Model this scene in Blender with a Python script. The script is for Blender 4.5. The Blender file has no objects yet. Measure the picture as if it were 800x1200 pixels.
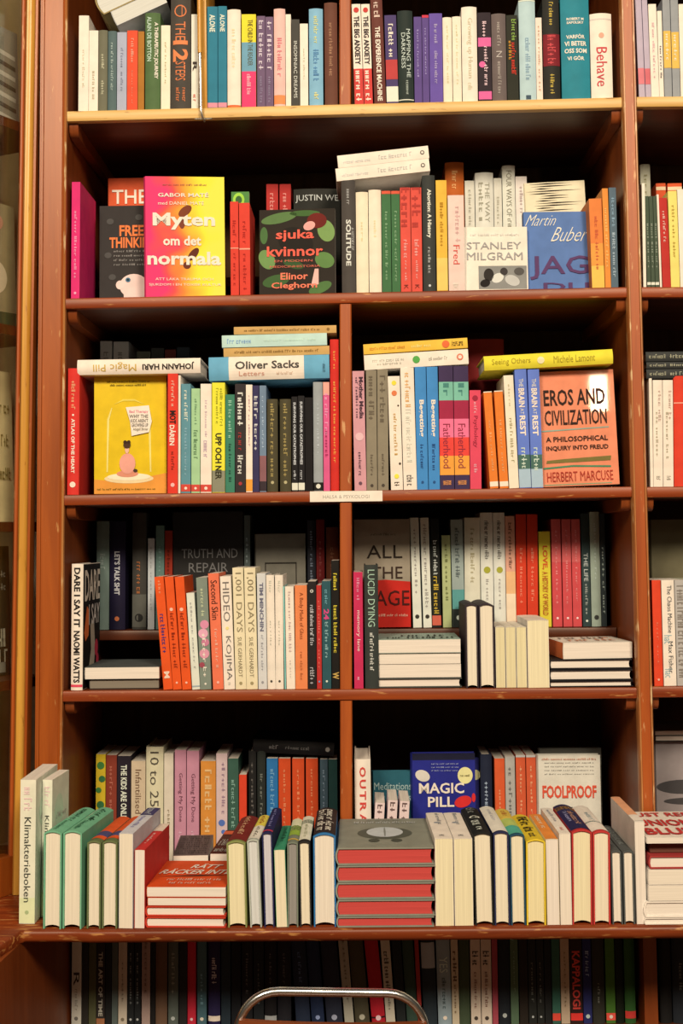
import bpy, math, random
from mathutils import Vector, Matrix
random.seed(7)
S = bpy.context.scene
COL = S.collection
# ------------------------------------------------------------------ camera
F = 1600.0                                   # focal length in pixels of an 800 x 1200 frame
CP = Vector((0.5445, -2.5255, 1.4955))
YAW, PITCH, ROLL = -0.0128, 0.0206, -0.0118
def cam_axes():
    cy, sy, cp, sp = math.cos(YAW), math.sin(YAW), math.cos(PITCH), math.sin(PITCH)
    f = Vector((sy*cp, cy*cp, sp)); r = Vector((cy, -sy, 0)); u = r.cross(f)
    c, s = math.cos(ROLL), math.sin(ROLL)
    return c*r+s*u, -s*r+c*u, f
AR, AU, AF = cam_axes()
cam = bpy.data.cameras.new('camera'); camo = bpy.data.objects.new('camera', cam); COL.objects.link(camo)
M3 = Matrix((AR, AU, -AF)).transposed()
camo.matrix_world = Matrix.Translation(CP) @ M3.to_4x4()
cam.sensor_fit = 'VERTICAL'; cam.sensor_height = 36.0; cam.sensor_width = 24.0; cam.lens = F/1200*36
cam.clip_start = 0.02
S.camera = camo
def at(x, y, Y):
    """the point of the plane at depth Y that shows at pixel x, y"""
    d = AF + AR*((x-400)/F) - AU*((y-600)/F)
    return CP + d*((Y-CP.y)/d.y)
def pj(P):
    d = Vector(P)-CP; z = d.dot(AF)
    return 400+F*d.dot(AR)/z, 600-F*d.dot(AU)/z
# ------------------------------------------------------------------ light
S.view_settings.view_transform = 'Standard'; S.view_settings.look = 'None'
S.view_settings.gamma = 1.0; S.view_settings.use_curve_mapping = False
S.view_settings.exposure = 0.0
w = bpy.data.worlds.new('world'); S.world = w; w.use_nodes = True
w.node_tree.nodes['Background'].inputs[0].default_value = (1.0, 0.72, 0.45, 1)
w.node_tree.nodes['Background'].inputs[1].default_value = 0.05
LC = (1.0, 0.77, 0.52)
def area(name, loc, tgt, size, power, col=LC):
    l = bpy.data.lights.new(name, 'AREA'); l.shape = 'DISK'; l.size = size; l.energy = power; l.color = col
    o = bpy.data.objects.new(name, l); COL.objects.link(o); o.location = loc
    o.rotation_euler = (Vector(tgt)-Vector(loc)).to_track_quat('-Z', 'Y').to_euler()
area('ceiling_lamp_light', (1.75, -4.4, 3.9), (0.55, 0, 1.0), 1.0, 186)
area('ceiling_lamp_light', (-0.75, -4.4, 3.9), (0.55, 0, 1.0), 1.0, 158)
wl = bpy.data.lights.new('cover_glint_light', 'AREA'); wl.shape = 'RECTANGLE'; wl.size = 0.06; wl.size_y = 0.13; wl.energy = 1.8; wl.color = LC  # small unseen lamp added for the glint on the salmon cover
wo = bpy.data.objects.new('cover_glint_light', wl); COL.objects.link(wo); wo.location = (1.516, -2.344, 2.313)
wo.rotation_euler = (Vector((0.9966, 0.039, 1.765))-Vector((1.516, -2.344, 2.313))).to_track_quat('-Z', 'Y').to_euler()
# ------------------------------------------------------------------ colour and materials
GAIN, TINT = 1.0, (1.0, 0.80, 0.58)
def lin(c):
    return c/12.92 if c <= 0.04045 else ((c+0.055)/1.055)**2.4
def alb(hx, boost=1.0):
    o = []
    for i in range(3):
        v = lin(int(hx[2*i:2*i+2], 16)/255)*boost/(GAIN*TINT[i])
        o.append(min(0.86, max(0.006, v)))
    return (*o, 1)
MATS = {}
def nodes(name):
    m = bpy.data.materials.new(name); m.use_nodes = True
    nt = m.node_tree
    return m, nt, nt.nodes['Principled BSDF']
def mat(hx, boost=1.0, rough=0.6, metal=0.0, noise=0.10):
    k = (hx, round(boost, 2), rough, metal)
    if k in MATS: return MATS[k]
    m, nt, b = nodes('print_'+hx)
    c = alb(hx, boost)
    tc = nt.nodes.new('ShaderNodeTexCoord'); n = nt.nodes.new('ShaderNodeTexNoise')
    n.inputs['Scale'].default_value = 35; n.inputs['Detail'].default_value = 3
    r = nt.nodes.new('ShaderNodeValToRGB')
    r.color_ramp.elements[0].position = 0.3; r.color_ramp.elements[1].position = 0.7
    r.color_ramp.elements[0].color = tuple(x*(1-noise) for x in c[:3])+(1,)
    r.color_ramp.elements[1].color = tuple(min(0.9, x*(1+noise*0.6)) for x in c[:3])+(1,)
    nt.links.new(tc.outputs['Object'], n.inputs['Vector']); nt.links.new(n.outputs['Fac'], r.inputs['Fac'])
    nt.links.new(r.outputs['Color'], b.inputs['Base Color'])
    b.inputs['Roughness'].default_value = rough; b.inputs['Metallic'].default_value = metal
    b.inputs['Specular IOR Level'].default_value = 0.5 if rough < 0.2 and not metal else 0.12
    MATS[k] = m; return m
def page_mat(hx, axis, boost=1.0):
    k = ('page', hx, axis, boost)
    if k in MATS: return MATS[k]
    m, nt, b = nodes('paper_pages')
    c = alb(hx, boost)
    tc = nt.nodes.new('ShaderNodeTexCoord'); mp = nt.nodes.new('ShaderNodeMapping'); n = nt.nodes.new('ShaderNodeTexNoise')
    sc = [6, 6, 6]; sc[axis] = 620
    mp.inputs['Scale'].default_value = sc
    n.inputs['Scale'].default_value = 1.0; n.inputs['Detail'].default_value = 4
    r = nt.nodes.new('ShaderNodeValToRGB')
    r.color_ramp.elements[0].position = 0.25; r.color_ramp.elements[1].position = 0.7
    r.color_ramp.elements[0].color = tuple(x*0.80 for x in c[:3])+(1,)
    r.color_ramp.elements[1].color = c
    nt.links.new(tc.outputs['Object'], mp.inputs['Vector']); nt.links.new(mp.outputs[0], n.inputs['Vector'])
    nt.links.new(n.outputs['Fac'], r.inputs['Fac']); nt.links.new(r.outputs['Color'], b.inputs['Base Color'])
    bp = nt.nodes.new('ShaderNodeBump'); bp.inputs['Strength'].default_value = 0.15; bp.inputs['Distance'].default_value = 0.001
    nt.links.new(n.outputs['Fac'], bp.inputs['Height']); nt.links.new(bp.outputs[0], b.inputs['Normal'])
    b.inputs['Roughness'].default_value = 0.8; b.inputs['Specular IOR Level'].default_value = 0.1
    MATS[k] = m; return m
def wood(name, dark, light, axis, worn='D9A55C', wear=0.0, rough=0.4, spec=0.4):
    m, nt, b = nodes(name)
    tc = nt.nodes.new('ShaderNodeTexCoord'); mp = nt.nodes.new('ShaderNodeMapping'); n = nt.nodes.new('ShaderNodeTexNoise')
    sc = [26, 26, 26]; sc[axis] = 1.6
    mp.inputs['Scale'].default_value = sc
    n.inputs['Scale'].default_value = 1.5; n.inputs['Detail'].default_value = 8; n.inputs['Roughness'].default_value = 0.6
    n.inputs['Distortion'].default_value = 0.6
    r = nt.nodes.new('ShaderNodeValToRGB')
    r.color_ramp.elements[0].position = 0.3; r.color_ramp.elements[1].position = 0.72
    r.color_ramp.elements[0].color = alb(dark); r.color_ramp.elements[1].color = alb(light)
    nt.links.new(tc.outputs['Object'], mp.inputs['Vector']); nt.links.new(mp.outputs[0], n.inputs['Vector'])
    nt.links.new(n.outputs['Fac'], r.inputs['Fac'])
    out = r.outputs['Color']
    if wear:
        mp2 = nt.nodes.new('ShaderNodeMapping'); s2 = [120, 120, 120]; s2[axis] = 22
        mp2.inputs['Scale'].default_value = s2
        n2 = nt.nodes.new('ShaderNodeTexNoise'); n2.inputs['Scale'].default_value = 1.0; n2.inputs['Detail'].default_value = 5
        r2 = nt.nodes.new('ShaderNodeValToRGB')
        r2.color_ramp.elements[0].position = 0.72-wear; r2.color_ramp.elements[1].position = 0.78-wear*0.8
        r2.color_ramp.elements[0].color = (0, 0, 0, 1); r2.color_ramp.elements[1].color = (0.75, 0.75, 0.75, 1)
        mx = nt.nodes.new('ShaderNodeMixRGB'); mx.inputs[2].default_value = alb(worn)
        nt.links.new(tc.outputs['Object'], mp2.inputs['Vector']); nt.links.new(mp2.outputs[0], n2.inputs['Vector'])
        nt.links.new(n2.outputs['Fac'], r2.inputs['Fac']); nt.links.new(r2.outputs['Color'], mx.inputs[0])
        nt.links.new(out, mx.inputs[1]); out = mx.outputs[0]
    nt.links.new(out, b.inputs['Base Color'])
    bp = nt.nodes.new('ShaderNodeBump'); bp.inputs['Strength'].default_value = 0.12; bp.inputs['Distance'].default_value = 0.002
    nt.links.new(n.outputs['Fac'], bp.inputs['Height']); nt.links.new(bp.outputs[0], b.inputs['Normal'])
    b.inputs['Roughness'].default_value = rough; b.inputs['Specular IOR Level'].default_value = spec
    return m
W_SHELF = wood('shelf_wood', '6E260A', '9C4216', 0, 'C98A4A', 0.10)
W_COUNT = wood('counter_wood', '5E2008', '8C3A12', 0, 'C08040', 0.13)
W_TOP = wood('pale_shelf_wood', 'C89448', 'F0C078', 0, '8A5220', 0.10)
W_UP = wood('upright_wood', '8E3A12', 'B4561C', 2, 'D8A066', 0.07)
W_BEAD = wood('worn_bead_wood', '9A4A1C', 'CC8A4A', 2, 'EBC58A', 0.14, 0.35)
W_SIDE = wood('side_wood', '70300F', '8C4218', 2)
W_PIL = wood('pilaster_wood', '863A0E', 'AA5218', 2, 'C99050', 0.05, 0.35)
W_GOLD = wood('golden_wood', 'B87524', 'DDA040', 2, '8A4A18', 0.08, 0.3)
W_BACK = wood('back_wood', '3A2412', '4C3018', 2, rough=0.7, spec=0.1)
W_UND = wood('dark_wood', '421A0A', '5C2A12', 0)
W_CHAIR = wood('chair_wood', '5E2810', '8A4420', 0, rough=0.35)
# ------------------------------------------------------------------ mesh helpers
class MB:
    def __init__(s): s.v = []; s.f = []
    def poly_prism(s, pts, e0, e1, fn):
        """pts: outline (a,b); fn(a,b,e)->xyz, extruded from e0 to e1"""
        n = len(pts); o = len(s.v)
        s.v += [fn(a, b, e0) for a, b in pts] + [fn(a, b, e1) for a, b in pts]
        s.f.append(tuple(range(o, o+n))); s.f.append(tuple(range(o+2*n-1, o+n-1, -1)))
        for i in range(n):
            j = (i+1) % n
            s.f.append((o+i, o+n+i, o+n+j, o+j))
        return s
    def box(s, x0, x1, y0, y1, z0, z1):
        return s.poly_prism([(x0, y0), (x1, y0), (x1, y1), (x0, y1)], z0, z1, lambda a, b, e: (a, b, e))
    def tube(s, path, r, n=12):
        o = len(s.v); P = [Vector(p) for p in path]
        up = None
        for i, p in enumerate(P):
            t = (P[min(i+1, len(P)-1)]-P[max(i-1, 0)]).normalized()
            if up is None:
                up = Vector((0, 1, 0)) if abs(t.y) < 0.9 else Vector((1, 0, 0))
            a = t.cross(up).normalized(); up = a.cross(t).normalized()
            for k in range(n):
                g = 2*math.pi*k/n
                s.v.append(tuple(p + a*r*math.cos(g) + up*r*math.sin(g)))
        for i in range(len(P)-1):
            for k in range(n):
                q = (k+1) % n
                s.f.append((o+i*n+k, o+i*n+q, o+(i+1)*n+q, o+(i+1)*n+k))
        s.f.append(tuple(o+k for k in range(n-1, -1, -1))); m = o+(len(P)-1)*n
        s.f.append(tuple(m+k for k in range(n)))
        return s
    def build(s, name, m, parent=None, smooth=0.6, bevel=0):
        me = bpy.data.meshes.new(name); me.from_pydata([tuple(v) for v in s.v], [], s.f)
        me.materials.append(m)
        import bmesh
        bm = bmesh.new(); bm.from_mesh(me); bmesh.ops.recalc_face_normals(bm, faces=bm.faces)
        if bevel:
            bmesh.ops.bevel(bm, geom=list(bm.edges), offset=bevel, segments=2, affect='EDGES', profile=0.5)
        bm.to_mesh(me); bm.free()
        if smooth:
            me.polygons.foreach_set('use_smooth', [True]*len(me.polygons)); me.set_sharp_from_angle(angle=smooth)
        o = bpy.data.objects.new(name, me); COL.objects.link(o)
        if parent: o.parent = parent
        return o
def thing(name, label, cat, loc=(0, 0, 0), rot=(0, 0, 0), group=None):
    o = bpy.data.objects.new(name, None); COL.objects.link(o); o.empty_display_size = 0.02
    o.location = loc; o.rotation_euler = rot; o['label'] = label; o['category'] = cat
    n = len(label.split()); LABELS.append(label)
    if n > 16 or n < 4: print('LABEL LENGTH', n, label)
    if group: o['group'] = group
    return o
LABELS = []
def struct(o):
    o['kind'] = 'structure'; return o
TXT = {}
def blend_mat(name, stops, amp, W):
    """a printed cover that runs from one colour to the next across its width"""
    m, nt, b = nodes(name)
    tc = nt.nodes.new('ShaderNodeTexCoord'); n = nt.nodes.new('ShaderNodeTexNoise'); n.inputs['Scale'].default_value = 14; n.inputs['Detail'].default_value = 1
    sx = nt.nodes.new('ShaderNodeSeparateXYZ'); ma = nt.nodes.new('ShaderNodeMath'); ma.operation = 'MULTIPLY_ADD'
    mb_ = nt.nodes.new('ShaderNodeMath'); mb_.operation = 'MULTIPLY_ADD'; mb_.inputs[1].default_value = 1/W; mb_.inputs[2].default_value = .5
    ma.inputs[1].default_value = .9; 
    r = nt.nodes.new('ShaderNodeValToRGB')
    while len(r.color_ramp.elements) < len(stops): r.color_ramp.elements.new(.5)
    for i, c in enumerate(stops):
        r.color_ramp.elements[i].position = .12+.76*i/(len(stops)-1); r.color_ramp.elements[i].color = alb(c)
    sb = nt.nodes.new('ShaderNodeMath'); sb.operation = 'SUBTRACT'; sb.inputs[1].default_value = .5
    L = nt.links.new
    L(tc.outputs['Object'], n.inputs['Vector']); L(tc.outputs['Object'], sx.inputs[0]); L(sx.outputs[0], mb_.inputs[0])
    L(n.outputs['Fac'], sb.inputs[0]); L(sb.outputs[0], ma.inputs[0]); L(mb_.outputs[0], ma.inputs[2]); L(ma.outputs[0], r.inputs[0]); L(r.outputs[0], b.inputs['Base Color'])
    b.inputs['Roughness'].default_value = .6; b.inputs['Specular IOR Level'].default_value = .1
    return m
def text_mesh(s, bold):
    k = (s, bold)
    if k in TXT: return TXT[k]
    c = bpy.data.curves.new('lettering', 'FONT'); c.body = s; c.resolution_u = 2; c.offset = bold
    o = bpy.data.objects.new('lettering', c)
    me = bpy.data.meshes.new_from_object(o)
    vs = [v.co.copy() for v in me.vertices]; fs = [tuple(p.vertices) for p in me.polygons]
    bpy.data.objects.remove(o); bpy.data.meshes.remove(me)
    x0 = min(v.x for v in vs); x1 = max(v.x for v in vs); y0 = min(v.y for v in vs); y1 = max(v.y for v in vs)
    TXT[k] = ([((v.x-x0)/(x1-x0), (v.y-y0)/(y1-y0)) for v in vs], fs)
    return TXT[k]
def marks_mesh(n, seed):
    """a line of n small unreadable letter-like marks, words of 2-7 marks"""
    rd = random.Random(seed); vs, fs, x = [], [], 0.0; left = rd.randint(2, 7)
    for i in range(n):
        wd = rd.uniform(0.45, 0.75); hh = rd.choice((0.7, 0.7, 1.0)); 
        for (a, b, c, d) in rd.choice((((0, 0, .22, hh), (wd-.22, 0, wd, hh), (0, .3, wd, .45)),
                                       ((0, 0, wd, .16), (0, 0, .22, hh), (0, .5, wd, .66)),
                                       ((0, 0, .22, hh), (0, hh-.16, wd, hh)), ((wd/2-.1, 0, wd/2+.12, hh), (0, .3, wd, .46)))):
            o = len(vs); vs += [(x+a, b), (x+c, b), (x+c, d), (x+a, d)]; fs.append((o, o+1, o+2, o+3))
        x += wd+0.22; left -= 1
        if left == 0: x += 0.5; left = rd.randint(2, 7)
    return [(a/x, b) for a, b in vs], fs
def split_across(vs, fs, ax, lim):
    vs = list(vs); out = []
    todo = []
    for f in fs:
        for k in range(1, len(f)-1): todo.append((f[0], f[k], f[k+1]))
    while todo:
        t = todo.pop()
        e = max(((t[i], t[(i+1) % 3], t[(i+2) % 3]) for i in range(3)), key=lambda q: abs(vs[q[0]][ax]-vs[q[1]][ax]))
        if abs(vs[e[0]][ax]-vs[e[1]][ax]) <= lim: out.append(t); continue
        m = len(vs); vs.append(tuple((a+b)/2 for a, b in zip(vs[e[0]], vs[e[1]])))
        todo += [(e[0], m, e[2]), (m, e[1], e[2])]
    return vs, out
# ------------------------------------------------------------------ books
EPS = 0.00045
# words too blurred in the photograph to be read: they become small marks
UNREAD = set('Blue Plan|MINDFUCK|SARAH|THE NEW RULES|DURKHEIM|HENRIK|DET ÄR HUR MAN|KARL LEVNADSKONST|NÄR ANNA|Self Investment|CREATION|BATTLE PARANOIA|BESS|KATE|II|NNB|'
             'WHO CAN|FIND IT|MAKE IT|HEARD|TWO|TEST|AGENDA|BUDGET|X|ATT SE OCH BLI|HAR DU|LUGN|Utbränd|Självkänsla|Nina Minda|Divine Turbulent|On|Inte Min Fru|Sculpting|'
             "SELV|ANGEL|ZADIE SMITH|Sir Mental Hospital|Theory of Everybody|A Hunger Artist|Good Inside|YOU'RE IN THE|NIGHT HOUR|TIMMAR OCH|LOVE|DEPRESSION|AI UTI|ANNA KAVAN|Penguin|"
             'Sviningetan|QUIRKY|INTELLIGENCE|AWE AND|WONDER'.split('|'))
class Book:
    """t: through the thickness (front cover at +), d: from the spine to the fore edge, h: up the spine"""
    def __init__(s, name, label, T, W, H, mode, color, kind='p', pages='F3E2BE', boost=1.0, group=None, cat='book',
                 loc=(0, 0, 0), rot=(0, 0, 0), rough=0.6, board=None, cover2=None):
        s.T, s.W, s.H, s.mode, s.kind, s.boost = T, W, H, mode, kind, boost
        s.root = thing(name, label, cat, loc, rot, group)
        hard = kind == 'h'
        s.b = min(0.006, T*0.16) if hard else min(0.0008, T*.04)
        c = min(0.0024, T*0.12) if hard else 0.0006
        m = 0.0032 if hard else 0.0002
        nb = 7 if hard else 3
        arc = [(-T/2+T*i/nb, -s.bul(-T/2+T*i/nb)) for i in range(nb+1)]
        inner = [(T/2-c-(T-2*c)*i/nb, c-s.bul(T/2-c-(T-2*c)*i/nb)*.9) for i in range(nb+1)]
        pts = [(-T/2, W)] + arc + [(T/2, W), (T/2-c, W)] + inner + [(-T/2+c, W)]
        s.cm = mat(color, boost, rough)
        mb = MB().poly_prism(pts, 0, H, s.fn)
        s.cover = mb.build('cover', s.cm, s.root)
        ax = {'spine': 0, 'up': 0, 'face': 1}.get(mode, 2)
        q = T/2-c-0.0001
        pa = [(-q+2*q*i/nb, c+0.0004-s.bul(-q+2*q*i/nb)*.85) for i in range(nb+1)]
        cav = T*0.10 if hard else 0.0
        fa = [(q-2*q*i/nb, W-m-cav*(1-(1-2*i/nb)**2)) for i in range(nb+1)]
        pg = MB().poly_prism(pa+fa, m, H-m, s.fn).build('page_block', page_mat(pages, ax, boost), s.root)
    def bul(s, t): return s.b*(1-(2*t/s.T)**2)
    def fn(s, t, d, h):
        T, W, H = s.T, s.W, s.H
        return {'spine': lambda: (t, d, h), 'face': lambda: (d-W/2, T/2-t, h), 'flat': lambda: (H/2-h, d, t+T/2),
                'flatdown': lambda: (h-H/2, d, T/2-t), 'head': lambda: (d-W/2, h, t+T/2), 'headr': lambda: (W/2-d, H-h, t+T/2),
                'up': lambda: (t, h, W-d)}[s.mode]()
    def spine_pt(s, a, b, lay=1):               # a: down the spine 0..H, b: across -T/2..T/2
        return s.fn(b, -s.bul(b)-EPS*lay, s.H-a)
    def cover_pt(s, u, v, lay=1):
        return s.fn(s.T/2+EPS*lay, u, v)
    def add(s, name, vs, fs, color, parent=None):
        mb = MB(); mb.v = vs; mb.f = fs
        me = bpy.data.meshes.new(name); me.from_pydata([tuple(v) for v in vs], [], fs); me.materials.append(mat(color, s.boost))
        o = bpy.data.objects.new(name, me); COL.objects.link(o); o.parent = parent or s.root
        return o
    def spine_text(s, mesh, a, b, fr, color, c=0.0, horiz=False, lay=2, name='spine_lettering', flip=False):
        vs, fs = mesh
        if s.b > 0.0002: vs, fs = split_across(vs, fs, 0 if horiz else 1, 0.14)
        if horiz:    # reads across the spine
            out = [s.spine_pt((a+(b-a)*(1-y))*s.H, ((x-.5)*fr+c)*s.T, lay) for x, y in vs]
        elif flip:   # reads upward
            out = [s.spine_pt((b+(a-b)*x)*s.H, (-(y-.5)*fr+c)*s.T, lay) for x, y in vs]
        else:
            out = [s.spine_pt((a+(b-a)*x)*s.H, ((y-.5)*fr+c)*s.T, lay) for x, y in vs]
        return s.add(name, out, fs, color)
    def band(s, a, b, color, name='spine_band'):
        n = 8; vs = []; fs = []
        e = s.T/2*0.999
        for i in range(n+1):
            t = -e+2*e*i/n
            vs += [s.spine_pt(a*s.H, t, 1), s.spine_pt(b*s.H, t, 1)]
            if i: fs.append((2*i-2, 2*i-1, 2*i+1, 2*i))
        return s.add(name, vs, fs, color)
    def spine_ellipse(s, a, fr, color, c=0.0, lay=2, name='publisher_mark'):
        r = fr*s.T/2
        vs = [s.spine_pt(a*s.H+r*math.sin(g), c*s.T+r*math.cos(g), lay) for g in [2*math.pi*i/14 for i in range(14)]]
        return s.add(name, vs, [tuple(range(14))], color)
    def art(s, name, color, pts, lay=1):         # pts in 0..1 of the front cover
        vs = [s.cover_pt(u*s.W, v*s.H, lay) for u, v in pts]
        return s.add(name, vs, [tuple(range(len(vs)))], color)
    def ell(s, name, color, cu, cv, ru, rv, lay=1, n=24, rot=0):
        cr, sr = math.cos(rot), math.sin(rot); k = s.H/s.W
        P = []
        for i in range(n):
            g = 2*math.pi*i/n; x, y = ru*math.cos(g), rv*math.sin(g)*k
            P.append((cu+x*cr-y*sr, cv+(x*sr+y*cr)/k))
        return s.art(name, color, P, lay)
    def cover_text(s, txt, u0, u1, v0, v1, color, bold=0.0, lay=4, name='title', slant=0.0):
        if txt in UNREAD: txt = (len(txt), 3)
        vs, fs = text_mesh(txt, bold) if isinstance(txt, str) else marks_mesh(*txt)
        out = [s.cover_pt((u0+(u1-u0)*x+slant*(y-.5)*(v1-v0))*s.W, (v0+(v1-v0)*y)*s.H, lay) for x, y in vs]
        return s.add(name, out, fs, color)
    def decorate(s, spec):
        for k, it in enumerate(filter(None, (x.strip() for x in spec.split(';')))):
            p = it.split(':'); c = p[0]
            if c == 'B': s.band(float(p[1]), float(p[2]), p[3])
            elif c == 'L': s.spine_ellipse(float(p[1]), float(p[2]), p[3], float(p[4]) if len(p) > 4 else 0)
            elif c == 'M':
                s.spine_text(marks_mesh(int(p[5]), k*31+int(s.T*1e5)), float(p[1]), float(p[2]), float(p[3]), p[4], float(p[6]) if len(p) > 6 else 0)
            else:    # T normal, X bold, H across, h across bold, U upward
                bold = 0.03 if c in 'Xh' else 0.0
                tx = p[5].replace('^', ':')
                s.spine_text(marks_mesh(len(tx), len(tx)*7+k) if tx in UNREAD else text_mesh(tx, bold), float(p[1]), float(p[2]), float(p[3]), p[4], float(p[6]) if len(p) > 6 else 0,
                             c in 'Hh', flip=c == 'U')
# shelf lines: surface height along x, from what shows at the front edge
FRONT = 0.0; DEPTH = 0.40
def line_z(p, q):
    a, b = at(*p, FRONT), at(*q, FRONT)
    return lambda x: a.z+(b.z-a.z)*(x-a.x)/(b.x-a.x)
ZS = {1: line_z((80, 130), (729, 113.5)), 2: line_z((76, 349.5), (737, 336)), 3: line_z((73, 580), (744, 570)),
      4: line_z((74, 810), (747, 806)), 'r1': line_z((745, 113), (800, 112.5)), 'r2': line_z((752, 336), (800, 336)),
      'r3': line_z((760, 570.5), (800, 570)), 'r4': line_z((764, 805), (800, 804.5))}
CY = -0.25
ZC = at(420, 1088.5, CY).z
ZB = 0.590
ZS[5] = lambda x: ZC
ZS[6] = lambda x: ZB
RISER = {2: 0.07, 3: 0.10, 4: 0.10, 5: 0.0, 'r2': 0.07, 'r4': 0.1}
NM = {'p': ('paperback_book', 'paperback'), 'h': ('hardcover_book', 'hardback')}
def leanpx(x, hpx): return (6-23*(x-75)/655)/690*hpx
SEEN = set()
def row(shelf, Y, text, phrase, group, W=0.135, rear=False, boost=1.0):
    prev = None; made = []
    zf = ZS[shelf]; rise = RISER.get(shelf, 0) if rear else 0
    for ln in text.strip().splitlines():
        head, _, dec = ln.partition('|')
        f = head.split(None, 6)
        x0, x1, yt = float(f[0]), float(f[1]), float(f[2]); kind = f[4]; color = f[5]; desc = f[6].strip()
        lab = None
        if '=' in desc: desc, lab = [q.strip() for q in desc.split('=')]
        xm = (x0+x1)/2
        xw = at(xm, yt, Y).x; zb = zf(xw)+rise
        yb = pj((xw, Y, zb))[1]
        lp = leanpx(xm, yb-yt) if f[3] == '.' else float(f[3])
        top, bot = at(xm+lp/2, yt, Y), at(xm-lp/2, yb, Y)
        T = at(x1, (yt+yb)/2, Y).x-at(x0, (yt+yb)/2, Y).x-0.0006
        zb = zf(bot.x)+rise
        a = math.atan2(top.x-bot.x, top.z-zb); lift = abs(math.sin(a))*T/2
        H = (top.z-zb-lift)/math.cos(a)
        w = min(W, H*0.72)
        name, noun = NM[kind]
        if not lab:
            lab = f'{desc} {noun} right of the {prev} one, {phrase}' if prev else f'{desc} {noun} at the left end of the {phrase}'
        b = Book(name, lab, T, w, H, 'spine', color, kind, loc=(bot.x, Y, zb+lift+0.0003), rot=(0, a, 0), group=group, boost=boost)
        if dec.strip(): b.decorate(dec)
        b.x0, b.x1 = x0, x1
        prev = desc; made.append(b)
    return made
def flat(name, label, x0, x1, yt, yb, Y, color, kind='p', mode='flat', depth=0.135, tilt=0.0, yaw=0.0, group=None, dec='', boost=1.0,
         pages='F3E2BE', z=None, gap=0.0006):
    """a lying book whose outward face shows between these pixels; z: the surface it lies on"""
    ym = (yt+yb)/2
    p, q = at(x0, ym, Y), at(x1, ym, Y)
    L = q.x-p.x; zt, zb = at((x0+x1)/2, yt, Y).z, at((x0+x1)/2, yb, Y).z
    if z is not None: zb = z+.0005
    T = zt-zb-gap
    if mode in ('flat', 'flatdown'): H, W = L, depth
    else: W, H = L, depth
    b = Book(name, label, T, W, H, mode, color, kind, pages, boost, group, loc=((p.x+q.x)/2, Y, zb+gap/2), rot=(0, tilt, yaw))
    if dec: b.decorate(dec)
    b.top = zt
    return b
def up(label, x0, x1, yt, color, kind='h', H=0.215, yaw=0.0, lean=0.0, shelf=5, Y=CY+0.012, dec='', group=None, pages='F6E2B4', boost=1.0, name=None, ww=None):
    xm = (x0+x1)/2; xw = at(xm, yt, Y).x; zb = ZS[shelf](xw); yb = pj((xw, Y, zb))[1]
    lp = lean if lean else leanpx(xm, yb-yt)
    top, bot = at(xm+lp/2, yt, Y), at(xm-lp/2, yb, Y)
    T = at(x1, (yt+yb)/2, Y).x-at(x0, (yt+yb)/2, Y).x-0.0008
    a = math.atan2(top.x-bot.x, top.z-zb); lift = abs(math.sin(a))*T/2
    Wd = (top.z-zb-lift)/math.cos(a)
    b = Book(name or NM[kind][0], label, T, Wd, H, 'up', color, kind, pages, boost, group, loc=(bot.x, Y, zb+lift+0.0003), rot=(0, a, -yaw))
    if dec: b.decorate(dec)
    return b
def face(label, x0, x1, yt, yb, Y, color, T=0.02, kind='p', tilt=0.05, yaw=0.0, shelf=2, rise=0.0, group=None, boost=1.0, rough=0.6, lean=0.0, pages='F3E2BE', name=None):
    p, q = at(x0, (yt+yb)/2, Y), at(x1, (yt+yb)/2, Y)
    W = q.x-p.x; xw = (p.x+q.x)/2; zb = max(ZS[shelf](xw-W/2), ZS[shelf](xw+W/2))+rise
    H = at((x0+x1)/2, yt, Y).z-zb
    return Book(name or NM[kind][0], label, T, W, H, 'face', color, kind, pages, boost, group,
                loc=(xw, Y, zb+0.0004+abs(lean)*W/2+T*math.sin(abs(tilt))), rot=(-tilt, lean, yaw), rough=rough)
# ------------------------------------------------------------------ the setting
struct(MB().box(-3, 4, -4.5, 0.5, -0.04, 0).build('floor', wood('floor_wood', '5A3418', '7A4A24', 1)))
struct(MB().box(-3, 4, 0.46, 0.56, 0, 3.3).build('wall_back', mat('D8C8A8')))
# ------------------------------------------------------------------ bookcase
BC = thing('bookcase', 'tall brown built-in bookcase with open shelves full of books', 'bookcase', (0, 0, 0))
def vline(p, q, Y):
    a, b = at(*p, Y), at(*q, Y)
    return lambda z: a.x+(b.x-a.x)*(z-a.z)/(b.z-a.z)
ZTOP = 2.86
XL = vline((78.5, 130), (73.5, 810), 0.0)                  # inner arris of the left upright
XR0, XR1 = vline((729.5, 113), (747, 806), -0.004), vline((745, 113), (763.5, 806), -0.004)
XD0, XD1 = vline((397.5, 60), (398.5, 900), 0.002), vline((411, 60), (412.5, 900), 0.002)
def upright(name, prof, z0, z1, m):
    """prof: outline of (line, offset, Y)"""
    return MB().poly_prism([(i, 0) for i in range(len(prof))], z0, z1,
                           lambda a, b, e: (prof[a][0](e)+prof[a][1], prof[a][2], e)).build(name, m, BC, 0.5)
e = 0.002
upright('side_panel', [(XL, 0, 0), (XL, 0, DEPTH+.02), (XL, -.025, DEPTH+.02), (XL, -.025, 0)], 0.0, ZTOP, W_SIDE)
upright('pilaster', [(XL, -.0042, -.002), (XL, -.0045, -.0022), (XL, -.0075, -.004), (XL, -.0085, -.002), (XL, -.042, -.002), (XL, -.043, -.005), (XL, -.046, -.006),
                     (XL, -.047, -.003), (XL, -.05, -.003), (XL, -.05, .0), (XL, -.0042, .0)], ZC, ZTOP, W_PIL)
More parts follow.
